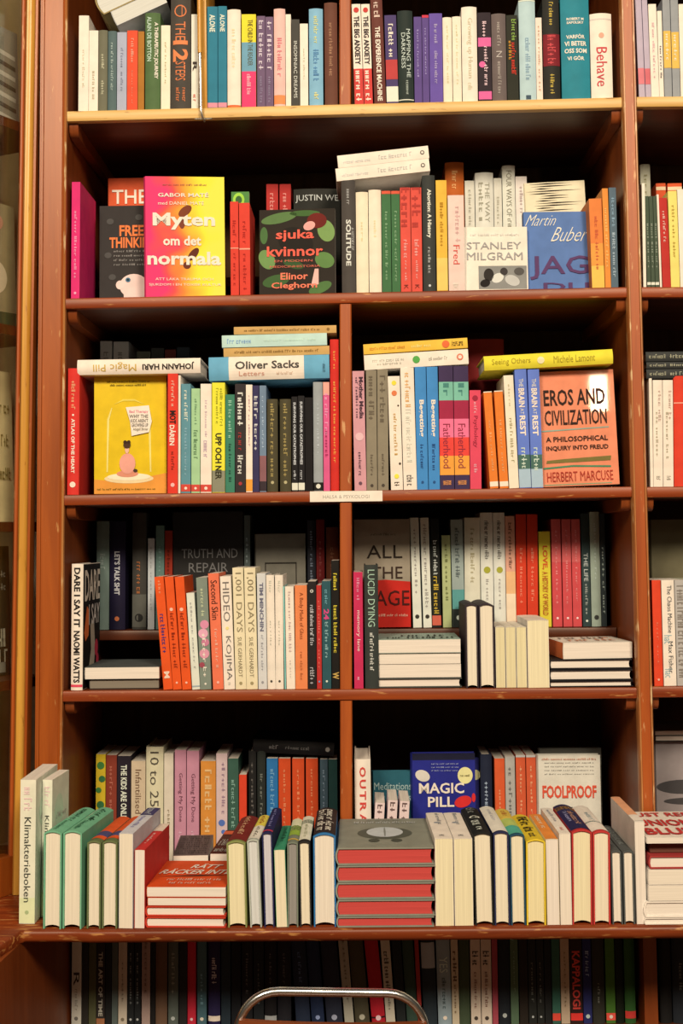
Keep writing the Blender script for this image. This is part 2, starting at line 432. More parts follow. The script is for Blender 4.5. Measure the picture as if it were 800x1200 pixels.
upright('worn_arris', [(XL, .0003, .006), (XL, -.0002, -.003), (XL, -.002, -.005), (XL, -.004, -.0035), (XL, -.004, .0), (XL, -.0002, .0)], ZC, ZTOP, W_BEAD)
upright('upright_panel', [(XR0, 0.001, 0.012), (XR1, -.001, .012), (XR1, -.001, DEPTH+.02), (XR0, 0.001, DEPTH+.02)], 0.0, ZTOP, W_SIDE)
upright('upright_face', [(XR0, .0045, .0118), (XR0, .0045, -.006), (XR1, -.0045, -.006), (XR1, -.0045, .0118)], ZC, ZTOP, W_UP)
upright('edge_bead', [(XR0, -.001, .0118), (XR0, -.001, -.004), (XR0, .0015, -.009), (XR0, .0035, -.009), (XR0, .0043, -.006), (XR0, .0043, .0118)], ZC, ZTOP, W_BEAD)
upright('edge_bead', [(XR1, .001, .0118), (XR1, .001, -.004), (XR1, -.0015, -.009), (XR1, -.0035, -.009), (XR1, -.0043, -.006), (XR1, -.0043, .0118)], ZC, ZTOP, W_BEAD)
for k, sh in ((1, None), (3, 2), (4, 3), (5, 4)):
    z0 = ZS[k](0.52); z1 = ZTOP if sh is None else ZS[sh](0.52)-0.021
    upright('divider', [(XD0, 0, .002+e), (XD0, e, .002), (XD1, -e, .002), (XD1, 0, .002+e), (XD1, 0, DEPTH), (XD0, 0, DEPTH)], z0, z1, W_UP)
def board(name, zf, xa, xb, y0, y1, th, m, nose=0.003, parent=None):
    prof = [(y0+nose, 0), (y1, 0), (y1, -th), (y0+nose, -th), (y0+nose*.3, -th+nose*.3), (y0, -th+nose), (y0, -nose), (y0+nose*.3, -nose*.3)]
    return MB().poly_prism(prof, xa, xb, lambda a, b, x: (x, a, zf(x)+b)).build(name, m, parent or BC, 0.6)
XE = 1.62                                                    # how far the next bay goes to the right
for k in (1, 2, 3, 4):
    zf = ZS[k]; z = zf(.5)
    zr = ZS['r%d' % k]
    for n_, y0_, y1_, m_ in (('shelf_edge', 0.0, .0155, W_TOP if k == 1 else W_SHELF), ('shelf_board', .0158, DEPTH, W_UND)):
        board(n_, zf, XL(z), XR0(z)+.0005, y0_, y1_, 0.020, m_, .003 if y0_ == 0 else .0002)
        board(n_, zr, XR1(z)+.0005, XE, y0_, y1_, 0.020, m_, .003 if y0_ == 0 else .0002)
    for xa, xb, q in ((XL(z)+.001, XL(z)+.018, 1), (XR0(z)-.018, XR0(z)+.0, 1), (XR1(z), XR1(z)+.016, 0)):
        f = zf if q else zr
        MB().poly_prism([(.012, 0), (DEPTH, 0), (DEPTH, -.024), (.03, -.024), (.02, -.021), (.014, -.014)], xa, xb,
                        lambda a, b, x: (x, a, f(x)-.0205+b)).build('shelf_cleat', W_SIDE, BC, 0.6)
for k, xa, xb in ((2, XL(2), XR0(2)), (3, XL(1.7), XR0(1.7)), (4, XL(1.3), XR0(1.3)), ('r4', XR1(1.3), XE), ('r2', XR1(2), XE)):
    zf = ZS[k]; h = RISER[k]
    y0 = 0.185
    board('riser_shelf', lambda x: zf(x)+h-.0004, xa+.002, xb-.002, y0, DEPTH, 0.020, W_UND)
    for xx in (xa+.003, xb-.02):
        MB().box(xx, xx+.016, y0+.03, DEPTH-.01, zf(xx)+.0003, zf(xx)+h-.0206).build('riser_block', W_UND, BC)
board('top_board', lambda x: ZS[1](x)+.40, XL(2.5), XE, 0.0, DEPTH, 0.02, W_SHELF)
MB().box(-.03, XE, DEPTH, DEPTH+.018, 0.0, ZTOP).build('back_panel', W_BACK, BC)
# counter: deeper than the case above; at the left it turns towards the room
A0 = at(25, 1085, CY); A1 = at(-8, 1121, CY-.18)
cpts = [(XE, CY), (at(96, 1088, CY).x+.012, CY), (at(90, 1088, CY).x, CY+.004), (A0.x+.004, CY+.006), (A0.x-.004, CY), (A1.x-.06, CY-.30), (A1.x-.4, CY-.2), (-.6, .1), (-.4, DEPTH), (XE, DEPTH)]
def inset(v, d):
    return [(x, y+d if y < -.02 else y) for x, y in v]
mb = MB(); n = len(cpts)
rings = [(inset(cpts, .004), 0), (inset(cpts, .001), -.003), (cpts, -.008), (inset(cpts, .002), -.016), (inset(cpts, .006), -.021)]
for r, dz in rings: mb.v += [(x, y, ZC+dz) for x, y in r]
mb.f.append(tuple(range(n))); mb.f.append(tuple(range(5*n-1, 4*n-1, -1)))
for k in range(4):
    for i in range(n):
        j = (i+1) % n; mb.f.append((k*n+i, k*n+j, k*n+n+j, k*n+n+i))
mb.build('counter_top', W_COUNT, BC, 0.9)
YB = 0.03                                                   # the lower shelf is set well back
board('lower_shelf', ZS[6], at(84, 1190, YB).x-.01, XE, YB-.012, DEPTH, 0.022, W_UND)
B0, B1 = at(-6, 1150, CY-.12), at(82, 1190, YB+.02)
MB().poly_prism([(B0.x, B0.y), (B1.x, B1.y), (B1.x, DEPTH), (B1.x-.02, DEPTH), (B1.x-.02, B1.y+.005), (B0.x-.02, B0.y)], 0.0, ZC-.0215,
                lambda a, b, z: (a, b, z)).build('lower_side_panel', W_SIDE, BC, 0.3)
MB().box(B1.x+.005, XE, YB+.02, YB+.04, 0.0, ZB-.0225).build('plinth_panel', W_SIDE, BC)
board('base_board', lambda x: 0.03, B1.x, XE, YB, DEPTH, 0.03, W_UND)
# ------------------------------------------------------------------ glazed cabinet at the left, turned towards the room
GC = thing('glazed_cabinet', 'glass-fronted wooden cabinet with golden door frame left of the open shelves', 'cabinet')
PX = lambda px, z: at(px, pj((0, 0, z))[1], -0.004).x
PT, PB = vline((37, 0), (24.5, 800), -.004), None
def gpost(name, lo, hi, z0, z1, m, y0=-.012, y1=.05):
    return MB().poly_prism([(lo, y1), (lo, y0+.006), (lo+.004, y0), (hi-.006, y0), (hi-.001, y0+.004), (hi, y0+.008), (hi, y1)], z0, z1,
                           lambda a, b, z: (PT(z)+a, b, z)).build(name, m, GC, 0.7)
gpost('door_stile', -.008, .009, ZC+.0008, ZTOP, W_GOLD, -.018, .03)
gpost('corner_moulding', .0095, .0128, ZC+.0008, ZTOP, W_PIL, -.008, .03)
gpost('inner_stile', -.020, -.0085, ZC+.0008, ZTOP, W_UP, -.006, .04)
dv = Vector((-.47, -.88)).normalized(); nv = Vector((-.88, .47)).normalized()
G0 = lambda z: Vector((PT(z)-.016, .004))
def slab(name, z0, z1, s0, s1, d0, d1, m, bevel=0):
    """a box in the turned cabinet: s along its glass, d behind it"""
    return MB().poly_prism([(s0, d0), (s1, d0), (s1, d1), (s0, d1)], z0, z1,
                           lambda a, b, z: ((G0(z)+dv*a+nv*b).x, (G0(z)+dv*a+nv*b).y, z)).build(name, m, GC, 0.3)
gm, gnt, gb = nodes('door_glass')
gt = gnt.nodes.new('ShaderNodeBsdfTransparent'); gt.inputs[0].default_value = (.93, .92, .86, 1)
gg = gnt.nodes.new('ShaderNodeBsdfGlossy'); gg.inputs['Roughness'].default_value = .03
gx = gnt.nodes.new('ShaderNodeMixShader'); gx.inputs[0].default_value = .06
gnt.links.new(gt.outputs[0], gx.inputs[1]); gnt.links.new(gg.outputs[0], gx.inputs[2]); gnt.links.new(gx.outputs[0], gnt.nodes['Material Output'].inputs[0])
slab('glass_pane', ZC+.07, ZTOP-.02, .006, .42, .0, .003, gm)
slab('bottom_rail', ZC+.0008, ZC+.07, .0, .42, -.012, .02, W_PIL)
slab('outer_stile', ZC+.0008, ZTOP, .42, .47, -.012, .02, W_GOLD)
slab('back_panel', ZC+.0008, ZTOP, -.33, .5, .30, .315, mat('C8B080'))
for yy in (150, 386, 612, 795):
    z = at(10, yy, 0.05).z
    slab('shelf_board', z-.018, z, -.11, .45, .012, .298, W_UND)
# ------------------------------------------------------------------ books: first the top shelf
YF = 0.012
row(1, YF, '''
92 104 18.5 . p F3E4C2 wide cream | M:.35:.75:.25:D8C8A4:14
104 115 36 . p F0E0BC slim cream | M:.5:.85:.25:BBAA84:10
115.3 126 36 . h 6E6850 olive grey | M:.3:.5:.3:C8BE98:7;M:.62:.8:.3:C8BE98:6
126.3 136.7 37 . h 56655F dark teal grey | M:.15:.75:.28:A9B4A4:18
137 148.5 38 . p A8A6AC lavender grey | M:.2:.45:.25:888690:8;M:.5:.75:.25:888690:8
148.7 161.3 36 . p DC4F31 bright red | M:.1:.42:.25:F4A080:10;M:.5:.92:.12:F08868:12
161.5 169 37 . p A96C28 thin tan
170 188 16 . h 54683E dark green | X:.1:.68:.3:E8E0C4:A THERAPEUTIC JOURNEY:.22;X:.04:.5:.3:B9C8A8:ALAIN DE BOTTON:-.22
188.5 199.5 30 . p EFE0B4 cream yellow | M:.2:.7:.2:C8B888:16
200 223.5 -9 . h 4A4238 thick black | L:.17:.62:D87848;L:.17:.5:4A4238:0;T:.26:.42:.5:D87848:THE;X:.42:.6:.75:E0804C:12;T:.6:.76:.5:D87848:STEPS;M:.82:.94:.2:D87848:6:.2;M:.82:.94:.2:D87848:6:-.12
224 232.5 17 . p E4DCCB white | X:.5:.6:.6:3A3028:R;M:.84:.92:.5:D05038:3
242.5 255 8 . p 2F7482 teal | X:.08:.25:.55:D8DCC8:ALONE;B:.94:.985:D88A90
255.3 265.8 7.5 . p 2F7482 teal twin =teal paperback, second of two alike right of the pale batten, top shelf | X:.08:.25:.55:D8DCC8:ALONE;B:.94:.985:D88A90
266.3 282 12 . h F5E6C0 tall cream | M:.2:.6:.3:E8D0A0:12;B:.97:1:D86838
283 300 17 . p E6CC34 yellow, blue and pink striped | B:.3:.61:6F98A2;B:.61:.995:DC3F66;T:.06:.55:.34:5A5230:THE CHILD IN THE READER:.1;M:.64:.86:.28:F0B0B0:9
301 310.8 19 . p 6E5568 purple photo | M:.05:.6:.55:D0BCC0:9;M:.66:.95:.3:9A8898:10
311 320.3 20 . p 6E5568 purple photo twin =purple photo paperback, second of two alike, top shelf | M:.05:.6:.55:D0BCC0:9;M:.66:.95:.3:9A8898:10
320.8 334.3 11 . h E8B4A0 pink floral | M:.3:.7:.4:D87878:10;B:.88:.97:E88A50
334.5 341 17 . p EDDDBE thin cream
341.3 351 23 . p 47423A charcoal | T:.25:.9:.42:D8D0BC:INSOMNIAC DREAMS
351.3 361 28 . p F0E2C2 short cream | M:.3:.7:.2:D8C8A4:12
362 378.5 11 . h 85AEC2 light blue | M:.08:.38:.3:D8D080:10;T:.42:.75:.4:5A84A0:Blue Plan;M:.86:.94:.3:E8D880:4
380 395.3 4 -1 h 6A4030 brown | M:.2:.72:.28:A87858:18
''', 'top shelf', 'books on the top shelf')
row(1, YF, '''
413.5 424.3 5 -4 p EDE2CC white and red =white and red paperback, left one of two alike, beside the divider, top shelf | L:.06:.6:C84038;B:.64:.99:CC4038;X:.12:.6:.62:3A3030:THE BIG ANXIETY;X:.66:.97:.6:F0E4CC:AI UTI
424.7 435 5 -4 p EDE2CC white and red twin =white and red paperback, right one of two alike, top shelf | L:.06:.6:C84038;B:.64:.99:CC4038;X:.12:.6:.62:3A3030:THE BIG ANXIETY;X:.66:.97:.6:F0E4CC:AI UTI
436 450 -3 -5 h 6A3A30 maroon brown | M:.05:.2:.5:D8B8A0:4;X:.28:.97:.42:EAD8C4:THE EXPERIENCE MACHINE
451.5 465.5 18 -3 p 4B3C60 dark purple | X:.1:.48:.4:E8E0DC:MINDFUCK;B:.5:.72:B8403C;B:.8:.97:E4DCD0
466 484 13.5 -2 h 2A322C black cloth | T:.2:.72:.26:C8CCB8:MAPPING THE:.2;T:.24:.62:.26:C8CCB8:DARKNESS:-.14;M:.75:.92:.2:A8AC98:7:.1;B:.955:.965:E0E0D0
485 494.3 20 . p 5C4678 slim violet | M:.15:.7:.22:A894BC:16
494.6 502.6 18 . p 5C4678 slim violet twin =slim violet paperback with red top, top shelf | B:0:.03:C83848;M:.15:.7:.22:A894BC:16
503 518.5 16 . p 664E90 wide violet | M:.12:.35:.25:B8A4CC:8;M:.42:.8:.25:B8A4CC:14
518.8 529.6 21 . h EFE2B6 pale yellow | M:.1:.8:.2:D8C898:18
530 540.5 20 . h EFE2B6 pale yellow twin =pale yellow hardback, second of two alike, top shelf | M:.1:.8:.2:D8C898:18
541 559 9 . h F4E8C8 tall ivory | T:.12:.75:.4:C8B890:Growing up Human;M:.8:.88:.3:D8C8A0:4
560 575.5 15 . p 2E2428 black and pink | B:.28:.38:D8608C;B:.88:.97:D8608C;X:.1:.28:.3:E8C0D0:SARAH;X:.38:.82:.3:E8C0D0:THE NEW RULES:.1;L:.58:.5:D8608C:-.2
576 593 17 . h 6A5A52 taupe | M:.1:.4:.25:A89888:8;T:.43:.5:.4:B8A898:N;M:.55:.92:.25:A89888:12
593.5 607 18 . p 2A2A20 black with coloured letters | M:.05:.3:.4:8CA848:8:.15;M:.32:.72:.4:C83828:12:.1;M:.3:.55:.25:C8882C:6:-.2
608 627.5 1 . h B4C4C4 tall pale blue | M:.38:.8:.3:8FA4A8:16;T:.95:.99:.3:405058:I;B:.0:.015:D8DCD4
627.8 635.3 21 . p ECCFB4 thin peach | M:.1:.9:.3:C8A080:16
636 655.5 -2 . h 2C2A24 black and red | B:.36:.67:7A2428;X:.37:.66:.5:C84848:DURKHEIM;M:.05:.28:.25:C8A848:9;M:.75:.95:.25:C8A848:7
657 690.5 -3 . h 2C7C82 thick teal | h:.21:.235:.6:E8E4CC:ROBERT M;h:.245:.27:.6:E8E4CC:SAPOLSKY;h:.37:.415:.66:E8E4CC:VARFÖR;h:.44:.485:.78:E8E4CC:VI BETER;h:.51:.555:.78:E8E4CC:OSS SOM;h:.58:.625:.6:E8E4CC:VI GÖR
691.5 717 17 . h F1DDCB thick pinkish white | T:.4:.86:.5:C84848:Behave;L:.26:.25:E0A080;B:.06:.075:D8C4B0
''', 'top shelf', 'books on the top shelf')
row('r1', YF, '''
746 753.5 -2 -5 p B8A4A8 grey pink =grey pink paperback behind the right upright edge, top shelf of right bay | B:.7:.86:D87878
754 760.5 0 -5 p B8A4A8 grey pink twin =grey pink paperback with red block, top shelf of right bay | B:.7:.86:D06868
761 770.5 5 -4 p F0DCC8 pinkish white | M:.2:.8:.3:D8A8A0:16
771 776.5 13 -3 p EDE2CC thin white | M:.4:.8:.4:706860:10
777 786 -2 -3 p 96938C grey and yellow | B:.33:.7:E0B050;M:.36:.66:.4:E8D8B0:6
786.5 795.5 0 -3 p 96938C grey and yellow twin =grey and yellow paperback, second of two alike, right bay top shelf | B:.33:.7:E0B050;M:.36:.66:.4:E8D8B0:6
796 805 5 -3 p F0E4D0 plain white
''', 'right bay top shelf', 'books on the top shelf')
# ------------------------------------------------------------------ second shelf
b2 = row(2, YF, '''
83.5 93.7 213.5 . p D92E66 hot pink =hot pink paperback against the left upright, second shelf | M:.25:.85:.3:F090A8:18;L:.95:.3:F0A0B0
269.8 279.6 236.5 -1 p D8402F slim red =slim red paperback half behind the sunset-coloured cover, second shelf | B:.49:.5:F0A080;M:.2:.45:.4:B02820:5;M:.55:.9:.3:B02820:8
280.2 293 238 -1 p D8402F wide red =wider red paperback beside the dark leafy cover, second shelf | B:.49:.505:F0A080;M:.2:.45:.35:B02820:6;M:.55:.95:.3:B02820:8
''', 'second shelf', 'books on the second shelf', W=.15)
row(2, YF, '''
400 416.5 212 . h 4C443C dark grey =dark grey hardback under the white books' left end, second shelf | M:.08:.22:.25:A8A094:6;X:.35:.76:.36:D8D0C0:SOLITUDE:.0;T:.42:.62:.18:C0B8A8:A HISTORY OF:.3
417 431.6 225.6 . h EFE0B0 pale cream | M:.3:.5:.2:E0CC98:4
432 446.8 223 . h F2E4B6 pale cream wider =pale cream hardback touching the first green one, second shelf | M:.3:.5:.2:E4D09C:4
447.2 458.2 224 . p 41693F green =green paperback, left one of two beside the cream pair, second shelf | B:0:.03:D8583C;M:.2:.9:.28:88A878:18
458.6 468.8 224 . p 41693F green twin =green paperback, right one of two beside the red pair, second shelf | B:0:.03:D8583C;M:.2:.9:.28:88A878:18
469 481.2 220 . p D9503F coral red =coral red paperback, left one of two alike, second shelf | M:.0:.4:.8:B03A30:5;M:.5:.68:.4:F0A090:6;T:.93:.97:.4:702820:K;M:.7:.9:.2:F0A090:6
481.6 494.3 220 . p D9503F coral red twin =coral red paperback, right one of two alike, second shelf | M:.0:.4:.8:B03A30:5;M:.5:.68:.4:F0A090:6;T:.93:.97:.4:702820:K;M:.7:.9:.2:F0A090:6
495 510 206 . h 3A3A34 charcoal =charcoal hardback under the white books' right end, second shelf | X:.12:.54:.4:E0DCCC:Abortion^ A History;M:.62:.85:.22:A8A498:8;L:.95:.2:C8C4B8
511 524 211.5 . p E3AE3E golden yellow | M:.2:.6:.3:B88020:14;B:.7:.99:EEC060
525 544 229 . p E6C3AC pale pink | M:.12:.5:.3:D8A898:8:.1;T:.52:.72:.4:D85848:Fred;M:.92:.98:.5:F4E0CC:4
691.5 706.5 233 -4 p DE7A3A orange gradient =orange to yellow paperback right of the blue cover, second shelf | B:.5:.75:E69540;B:.75:.995:ECB850;M:.2:.8:.25:C85C38:14
707 714 221 -4 p E08838 thin orange | M:.2:.8:.4:F0B868:16
714.4 723 220 -3 p 56656A slate blue | M:.1:.4:.4:88A0A8:8;M:.45:.9:.4:A8B4B4:12
''', 'second shelf', 'books on the second shelf')
row(2, 0.20, '''
312 326 216 . p B2302A dark red =dark red paperback, left of two behind the dark leafy cover | M:.1:.3:.4:E08878:5
327.5 341 216 . p B2302A dark red twin =dark red paperback, right of two behind the dark leafy cover | M:.1:.3:.4:E08878:5
344 399 222 . h 2B2A24 wide black =wide black hardback with white capital letters behind the dark grey spine | H:.07:.16:.92:C8C4B4:JUSTIN WE
522 544 191 -2 h B85A22 rust orange =rust orange book standing behind the pale pink spine, second shelf | M:.08:.25:.3:E0A060:6
545 556.5 212 . p D2C6AC light grey =light grey paperback behind the white photo cover, beside rust orange book | M:.1:.5:.3:A89C84:10
557 578.5 203 . h DACFB6 thick ivory =thick ivory hardback behind the white photo cover, second shelf | T:.1:.5:.26:A0967C:THE WAY:.15;M:.1:.5:.24:A0967C:6:-.2
579 588.5 209 . p D2C6AC grey white =grey white paperback right of the thick ivory one, second shelf rear | M:.2:.5:.3:B0A488:8
589 604 194.5 . h DCD2BC tall ivory =tall ivory hardback, tallest behind the white photo cover | T:.05:.48:.42:8A8068:FOUR WAYS OF;M:.5:.6:.3:8A8068:4
604.5 618 207 . p E0CDBC pinkish grey =pinkish grey paperback left of the black-streaked cover, second shelf rear | M:.1:.4:.3:B8A090:8
''', 'second shelf rear', 'books in the rear row of the second shelf', rear=True, W=.13, boost=1.05)
row('r2', YF, '''
752.5 756.3 215 -2 p E8DCC4 thin white =thin white paperback beside the right upright, right bay second shelf
756.6 761.2 230 -3 p 46503C thin green =thin dark green paperback, first of three, right bay second shelf | B:.94:.97:E0D8C0;M:.3:.8:.4:8C9078:10
761.4 766 230 -3 p 46503C thin green =thin dark green paperback, middle of three, right bay second shelf | B:.94:.97:E0D8C0;M:.3:.8:.4:8C9078:10
766.2 770.8 230 -3 p 46503C thin green =thin dark green paperback, third of three, right bay second shelf | B:.94:.97:E0D8C0;M:.3:.8:.4:8C9078:10
771 773.6 228 -4 p F0E8D4 thin white =thin white paperback against the red one, right bay second shelf
773.8 783.6 232 -5 p B83028 red | M:.15:.5:.3:E8B8A0:10
784 794.6 224 -4 p ECD06A yellow | M:.15:.7:.3:B89840:14
795 804 222 -4 p F0E6C8 cream white
''', 'right bay second shelf', 'books on the right bay second shelf')
row('r2', 0.2, '''
751 763 193 . h D6CCA8 tall cream =tall cream hardback in the rear row, right bay second shelf | M:.1:.3:.3:A89C70:4
769.5 781 215 . p D8562C orange =orange paperback in the rear row, left one, right bay second shelf | B:.04:.08:F0C898
783 800 215 . p D8562C orange =wide orange paperback in the rear row, right one, right bay second shelf | B:.04:.08:F0C898
''', 'right bay second shelf', 'books on the right bay second shelf', rear=True, W=.13, boost=1.05)
# covers facing out on the second shelf
b = face('red orange cover with white capital letters behind the black and sunset covers', 127, 200, 208, 348, 0.19, 'C8502C', .02, 'h', .03, shelf=2, rise=RISER[2]+.001, boost=1.2)
b.cover_text('THE', .06, .62, .74, .88, 'F0DCC0', .01); b.cover_text('X', .8, .96, .78, .9, 'E07850', .01)
b = face('black cover with orange capitals and a pink piggy figure', 116, 200, 240, 347, 0.095, '332E2A', .016, 'p', .05, shelf=2, boost=1.1)
b.cover_text('FREE', .28, .62, .69, .80, 'E0743C', .03); b.cover_text('THINKING', .14, .8, .57, .68, 'E0743C', .03)
for k in range(4): b.cover_text((14, k), .2, .7, .53-k*.045, .55-k*.045, '8C8478', lay=3, name='subtitle')
for u, v in ((.15, .84), (.55, .88), (.12, .5), (.18, .28), (.85, .9)): b.ell('dot', '4A4640', u, v, .05, .03, 2)
b.ell('pig_figure', 'E8C0AC', .48, .19, .2, .12, 2); b.ell('pig_snout', 'E8C0AC', .29, .2, .06, .045, 3); b.ell('pig_eye', '406878', .4, .25, .035, .022, 5); b.ell('pig_eye', '202020', .4, .25, .015, .01, 6)
b.art('pig_leg', 'E8C0AC', [(.34, .0), (.42, .0), (.44, .12), (.34, .12)], 3); b.art('pig_leg', 'E8C0AC', [(.56, .0), (.64, .0), (.64, .12), (.54, .12)], 3)
b = face('cover fading from pink to yellow with large white lettering, second shelf', 171, 263, 206.5, 346, 0.034, 'EEA93A', .024, 'h', .03, .10, rough=.3, shelf=2, pages='F0D0BC')
b.cover.data.materials[0] = blend_mat('sunset_print', ['E23A66', 'E84E4A', 'EC8038', 'F2B838', 'F4D83A', 'F2DC4A'], .0115, b.W)
b.ell('dark_smoke', '7A3A22', .50, .715, .10, .035, 1, rot=.7); b.ell('dark_smoke', '5E2A1C', .6, .36, .10, .03, 1, rot=.9); b.ell('dark_smoke', '7A3A28', .46, .62, .04, .05, 1); b.ell('dark_smoke', '6A3020', .52, .27, .05, .03, 1, rot=.3)
b.cover_text('GABOR MATÉ', .16, .8, .83, .87, 'F8ECD8', .02); b.cover_text('med DANIEL MATÉ', .16, .74, .765, .80, 'F4D8B8')
b.cover_text('Myten', .09, .88, .56, .70, 'FBF4E4', .03); b.cover_text('om det', .22, .7, .43, .51, 'FBF4E4', .03); b.cover_text('normala', .02, .95, .27, .38, 'FBF4E4', .03)
b.cover_text('ATT LÄKA TRAUMA OCH', .12, .85, .145, .17, 'FBF0D8'); b.cover_text('SJUKDOM I EN TOXISK KULTUR', .04, .95, .095, .12, 'FBF0D8')
b.cover_text((26, 5), .22, .78, .925, .94, 'A86050', name='blurb')
b = face('dark cover with green leaves, a red-haired figure and coral lettering', 303, 392.5, 243.5, 341.5, 0.03, '2A231C', .014, 'p', .09, -.05, shelf=2)
for cu, cv, ru, rv, c, r in ((.26, .9, .24, .06, '5A7440', .2), (.88, .74, .11, .13, '7A9450', .3), (.6, .95, .2, .035, '42602E', 0), (.1, .42, .1, .12, '6E8C4C', .5), (.86, .4, .13, .09, '5E7C40', -.4),
                          (.22, .17, .18, .07, '3E5A2E', .2), (.8, .08, .16, .06, '4E6C38', .4), (.45, .36, .14, .05, '34502A', -.3), (.06, .7, .05, .1, '4A6A38', 0)):
    b.ell('leaf', c, cu, cv, ru, rv, 1, rot=r)
b.ell('red_hair', '6A1E18', .76, .86, .13, .09, 2); b.ell('face', 'E8A090', .66, .8, .08, .05, 3, rot=.4); b.ell('dark_dress', '1E1A16', .48, .62, .24, .16, 2, rot=-.5)
b.art('arm', 'E8B09C', [(.68, .1), (.78, .12), (.78, .3), (.73, .3)], 3)
b.cover_text('sjuka', .22, .72, .62, .76, 'F0604A', .02); b.cover_text('kvinnor', .1, .84, .45, .57, 'F0604A', .02)
b.cover_text('EN MODERN', .2, .7, .385, .41, 'D86850'); b.cover_text('MEDICINHISTORIA', .14, .8, .32, .345, 'D86850')
b.cover_text('Elinor', .28, .64, .18, .26, 'F07858', .02); b.cover_text('Cleghorn', .16, .76, .06, .15, 'F07858', .02)
b = face('white cover with grey photo and thin grey capitals, second shelf', 544, 618.5, 265.5, 337.5, 0.024, 'EADDC6', .014, 'p', .06, .03, shelf=2)
b.cover_text('STANLEY', .04, .9, .65, .76, 'A0968A'); b.cover_text('MILGRAM', .04, .92, .48, .6, 'A0968A')
b.cover_text((22, 3), .1, .9, .86, .9, 'DCCFB8', name='subtitle'); b.art('photo', '8A8478', [(.22, .03), (.98, .03), (.98, .39), (.22, .39)], 1)
for cu, cv, ru, rv, c, r in ((.38, .25, .08, .1, '2C2824', 0), (.52, .2, .1, .07, 'D8D0C0', .5), (.62, .3, .06, .06, '3A3430', 0), (.75, .16, .12, .08, 'C0B8A8', -.4), (.86, .3, .08, .06, '565048', 0), (.32, .12, .08, .06, '1E1A18', .3)):
    b.ell('photo_figure', c, cu, cv, ru, rv, 2, rot=r)
b = face('blue cover with white handwriting and dark purple capitals, second shelf', 614.5, 691, 247.5, 337.5, 0.040, '5A749E', .022, 'p', .07, .02, shelf=2)
b.cover_text('Martin', .06, .5, .82, .96, 'E4E4EC', -.012, slant=.6); b.cover_text('Buber', .46, .98, .62, .8, 'E4E4EC', -.012, slant=.6)
b.cover_text('JAG', .08, .98, .14, .44, '5A3A5C', .01); b.cover_text('DU', .28, .98, -.0, .1, '5A3A5C', .01)
b = face('beige cover with streaky black brush strokes behind the blue cover', 619.5, 690, 214, 340, 0.19, 'D8C49C', .02, 'h', .03, shelf=2, rise=RISER[2]+.001, lean=-.04, boost=1.2)
rd = random.Random(3)
for k in range(15):
    v = .985-.028*k; u = rd.uniform(0, .25); x = rd.uniform(.35, .95)
    b.art('brush_stroke', '2A241E', [(u, v-.006), ((u+x)/2, v-.012), (min(.99, x+.1), v-.004), ((u+x)/2, v+.004)], 1)
b = face('small green cover top peeping over the two red books, second shelf', 271, 292, 224, 340, 0.17, '4E7A3C', .012, 'p', .03, shelf=2, boost=1.2)
b.ell('green_circle', '98C040', .42, .93, .32, .06, 2); b.ell('dark_circle', '3A5A30', .42, .93, .18, .034, 3)
# two white books lying across the spines
tl = -math.atan2(at(503, 190, YF).z-at(396, 202, YF).z, at(503, 190, YF).x-at(396, 202, YF).x)
zl = 0
for x0, x1, ya, yb, lab in ((394, 504, 191.5, 206.5, 'lower of two white books lying tilted on the dark grey and charcoal spines'),
                            (396, 503, 176.5, 191.2, 'upper of two white books lying tilted on the dark grey and charcoal spines')):
    b = flat('paperback_book', lab, x0, x1, ya, yb, YF+.002, 'F2E6D2', 'p', 'flat', .14, tl, group='white books lying on the second shelf',
             dec='M:.06:.36:.22:D8CCB8:14:-.1;T:.45:.82:.34:C8BCA8:Sviningetan;L:.93:.34:5A544C;L:.93:.2:F2E6D2', gap=.0002)
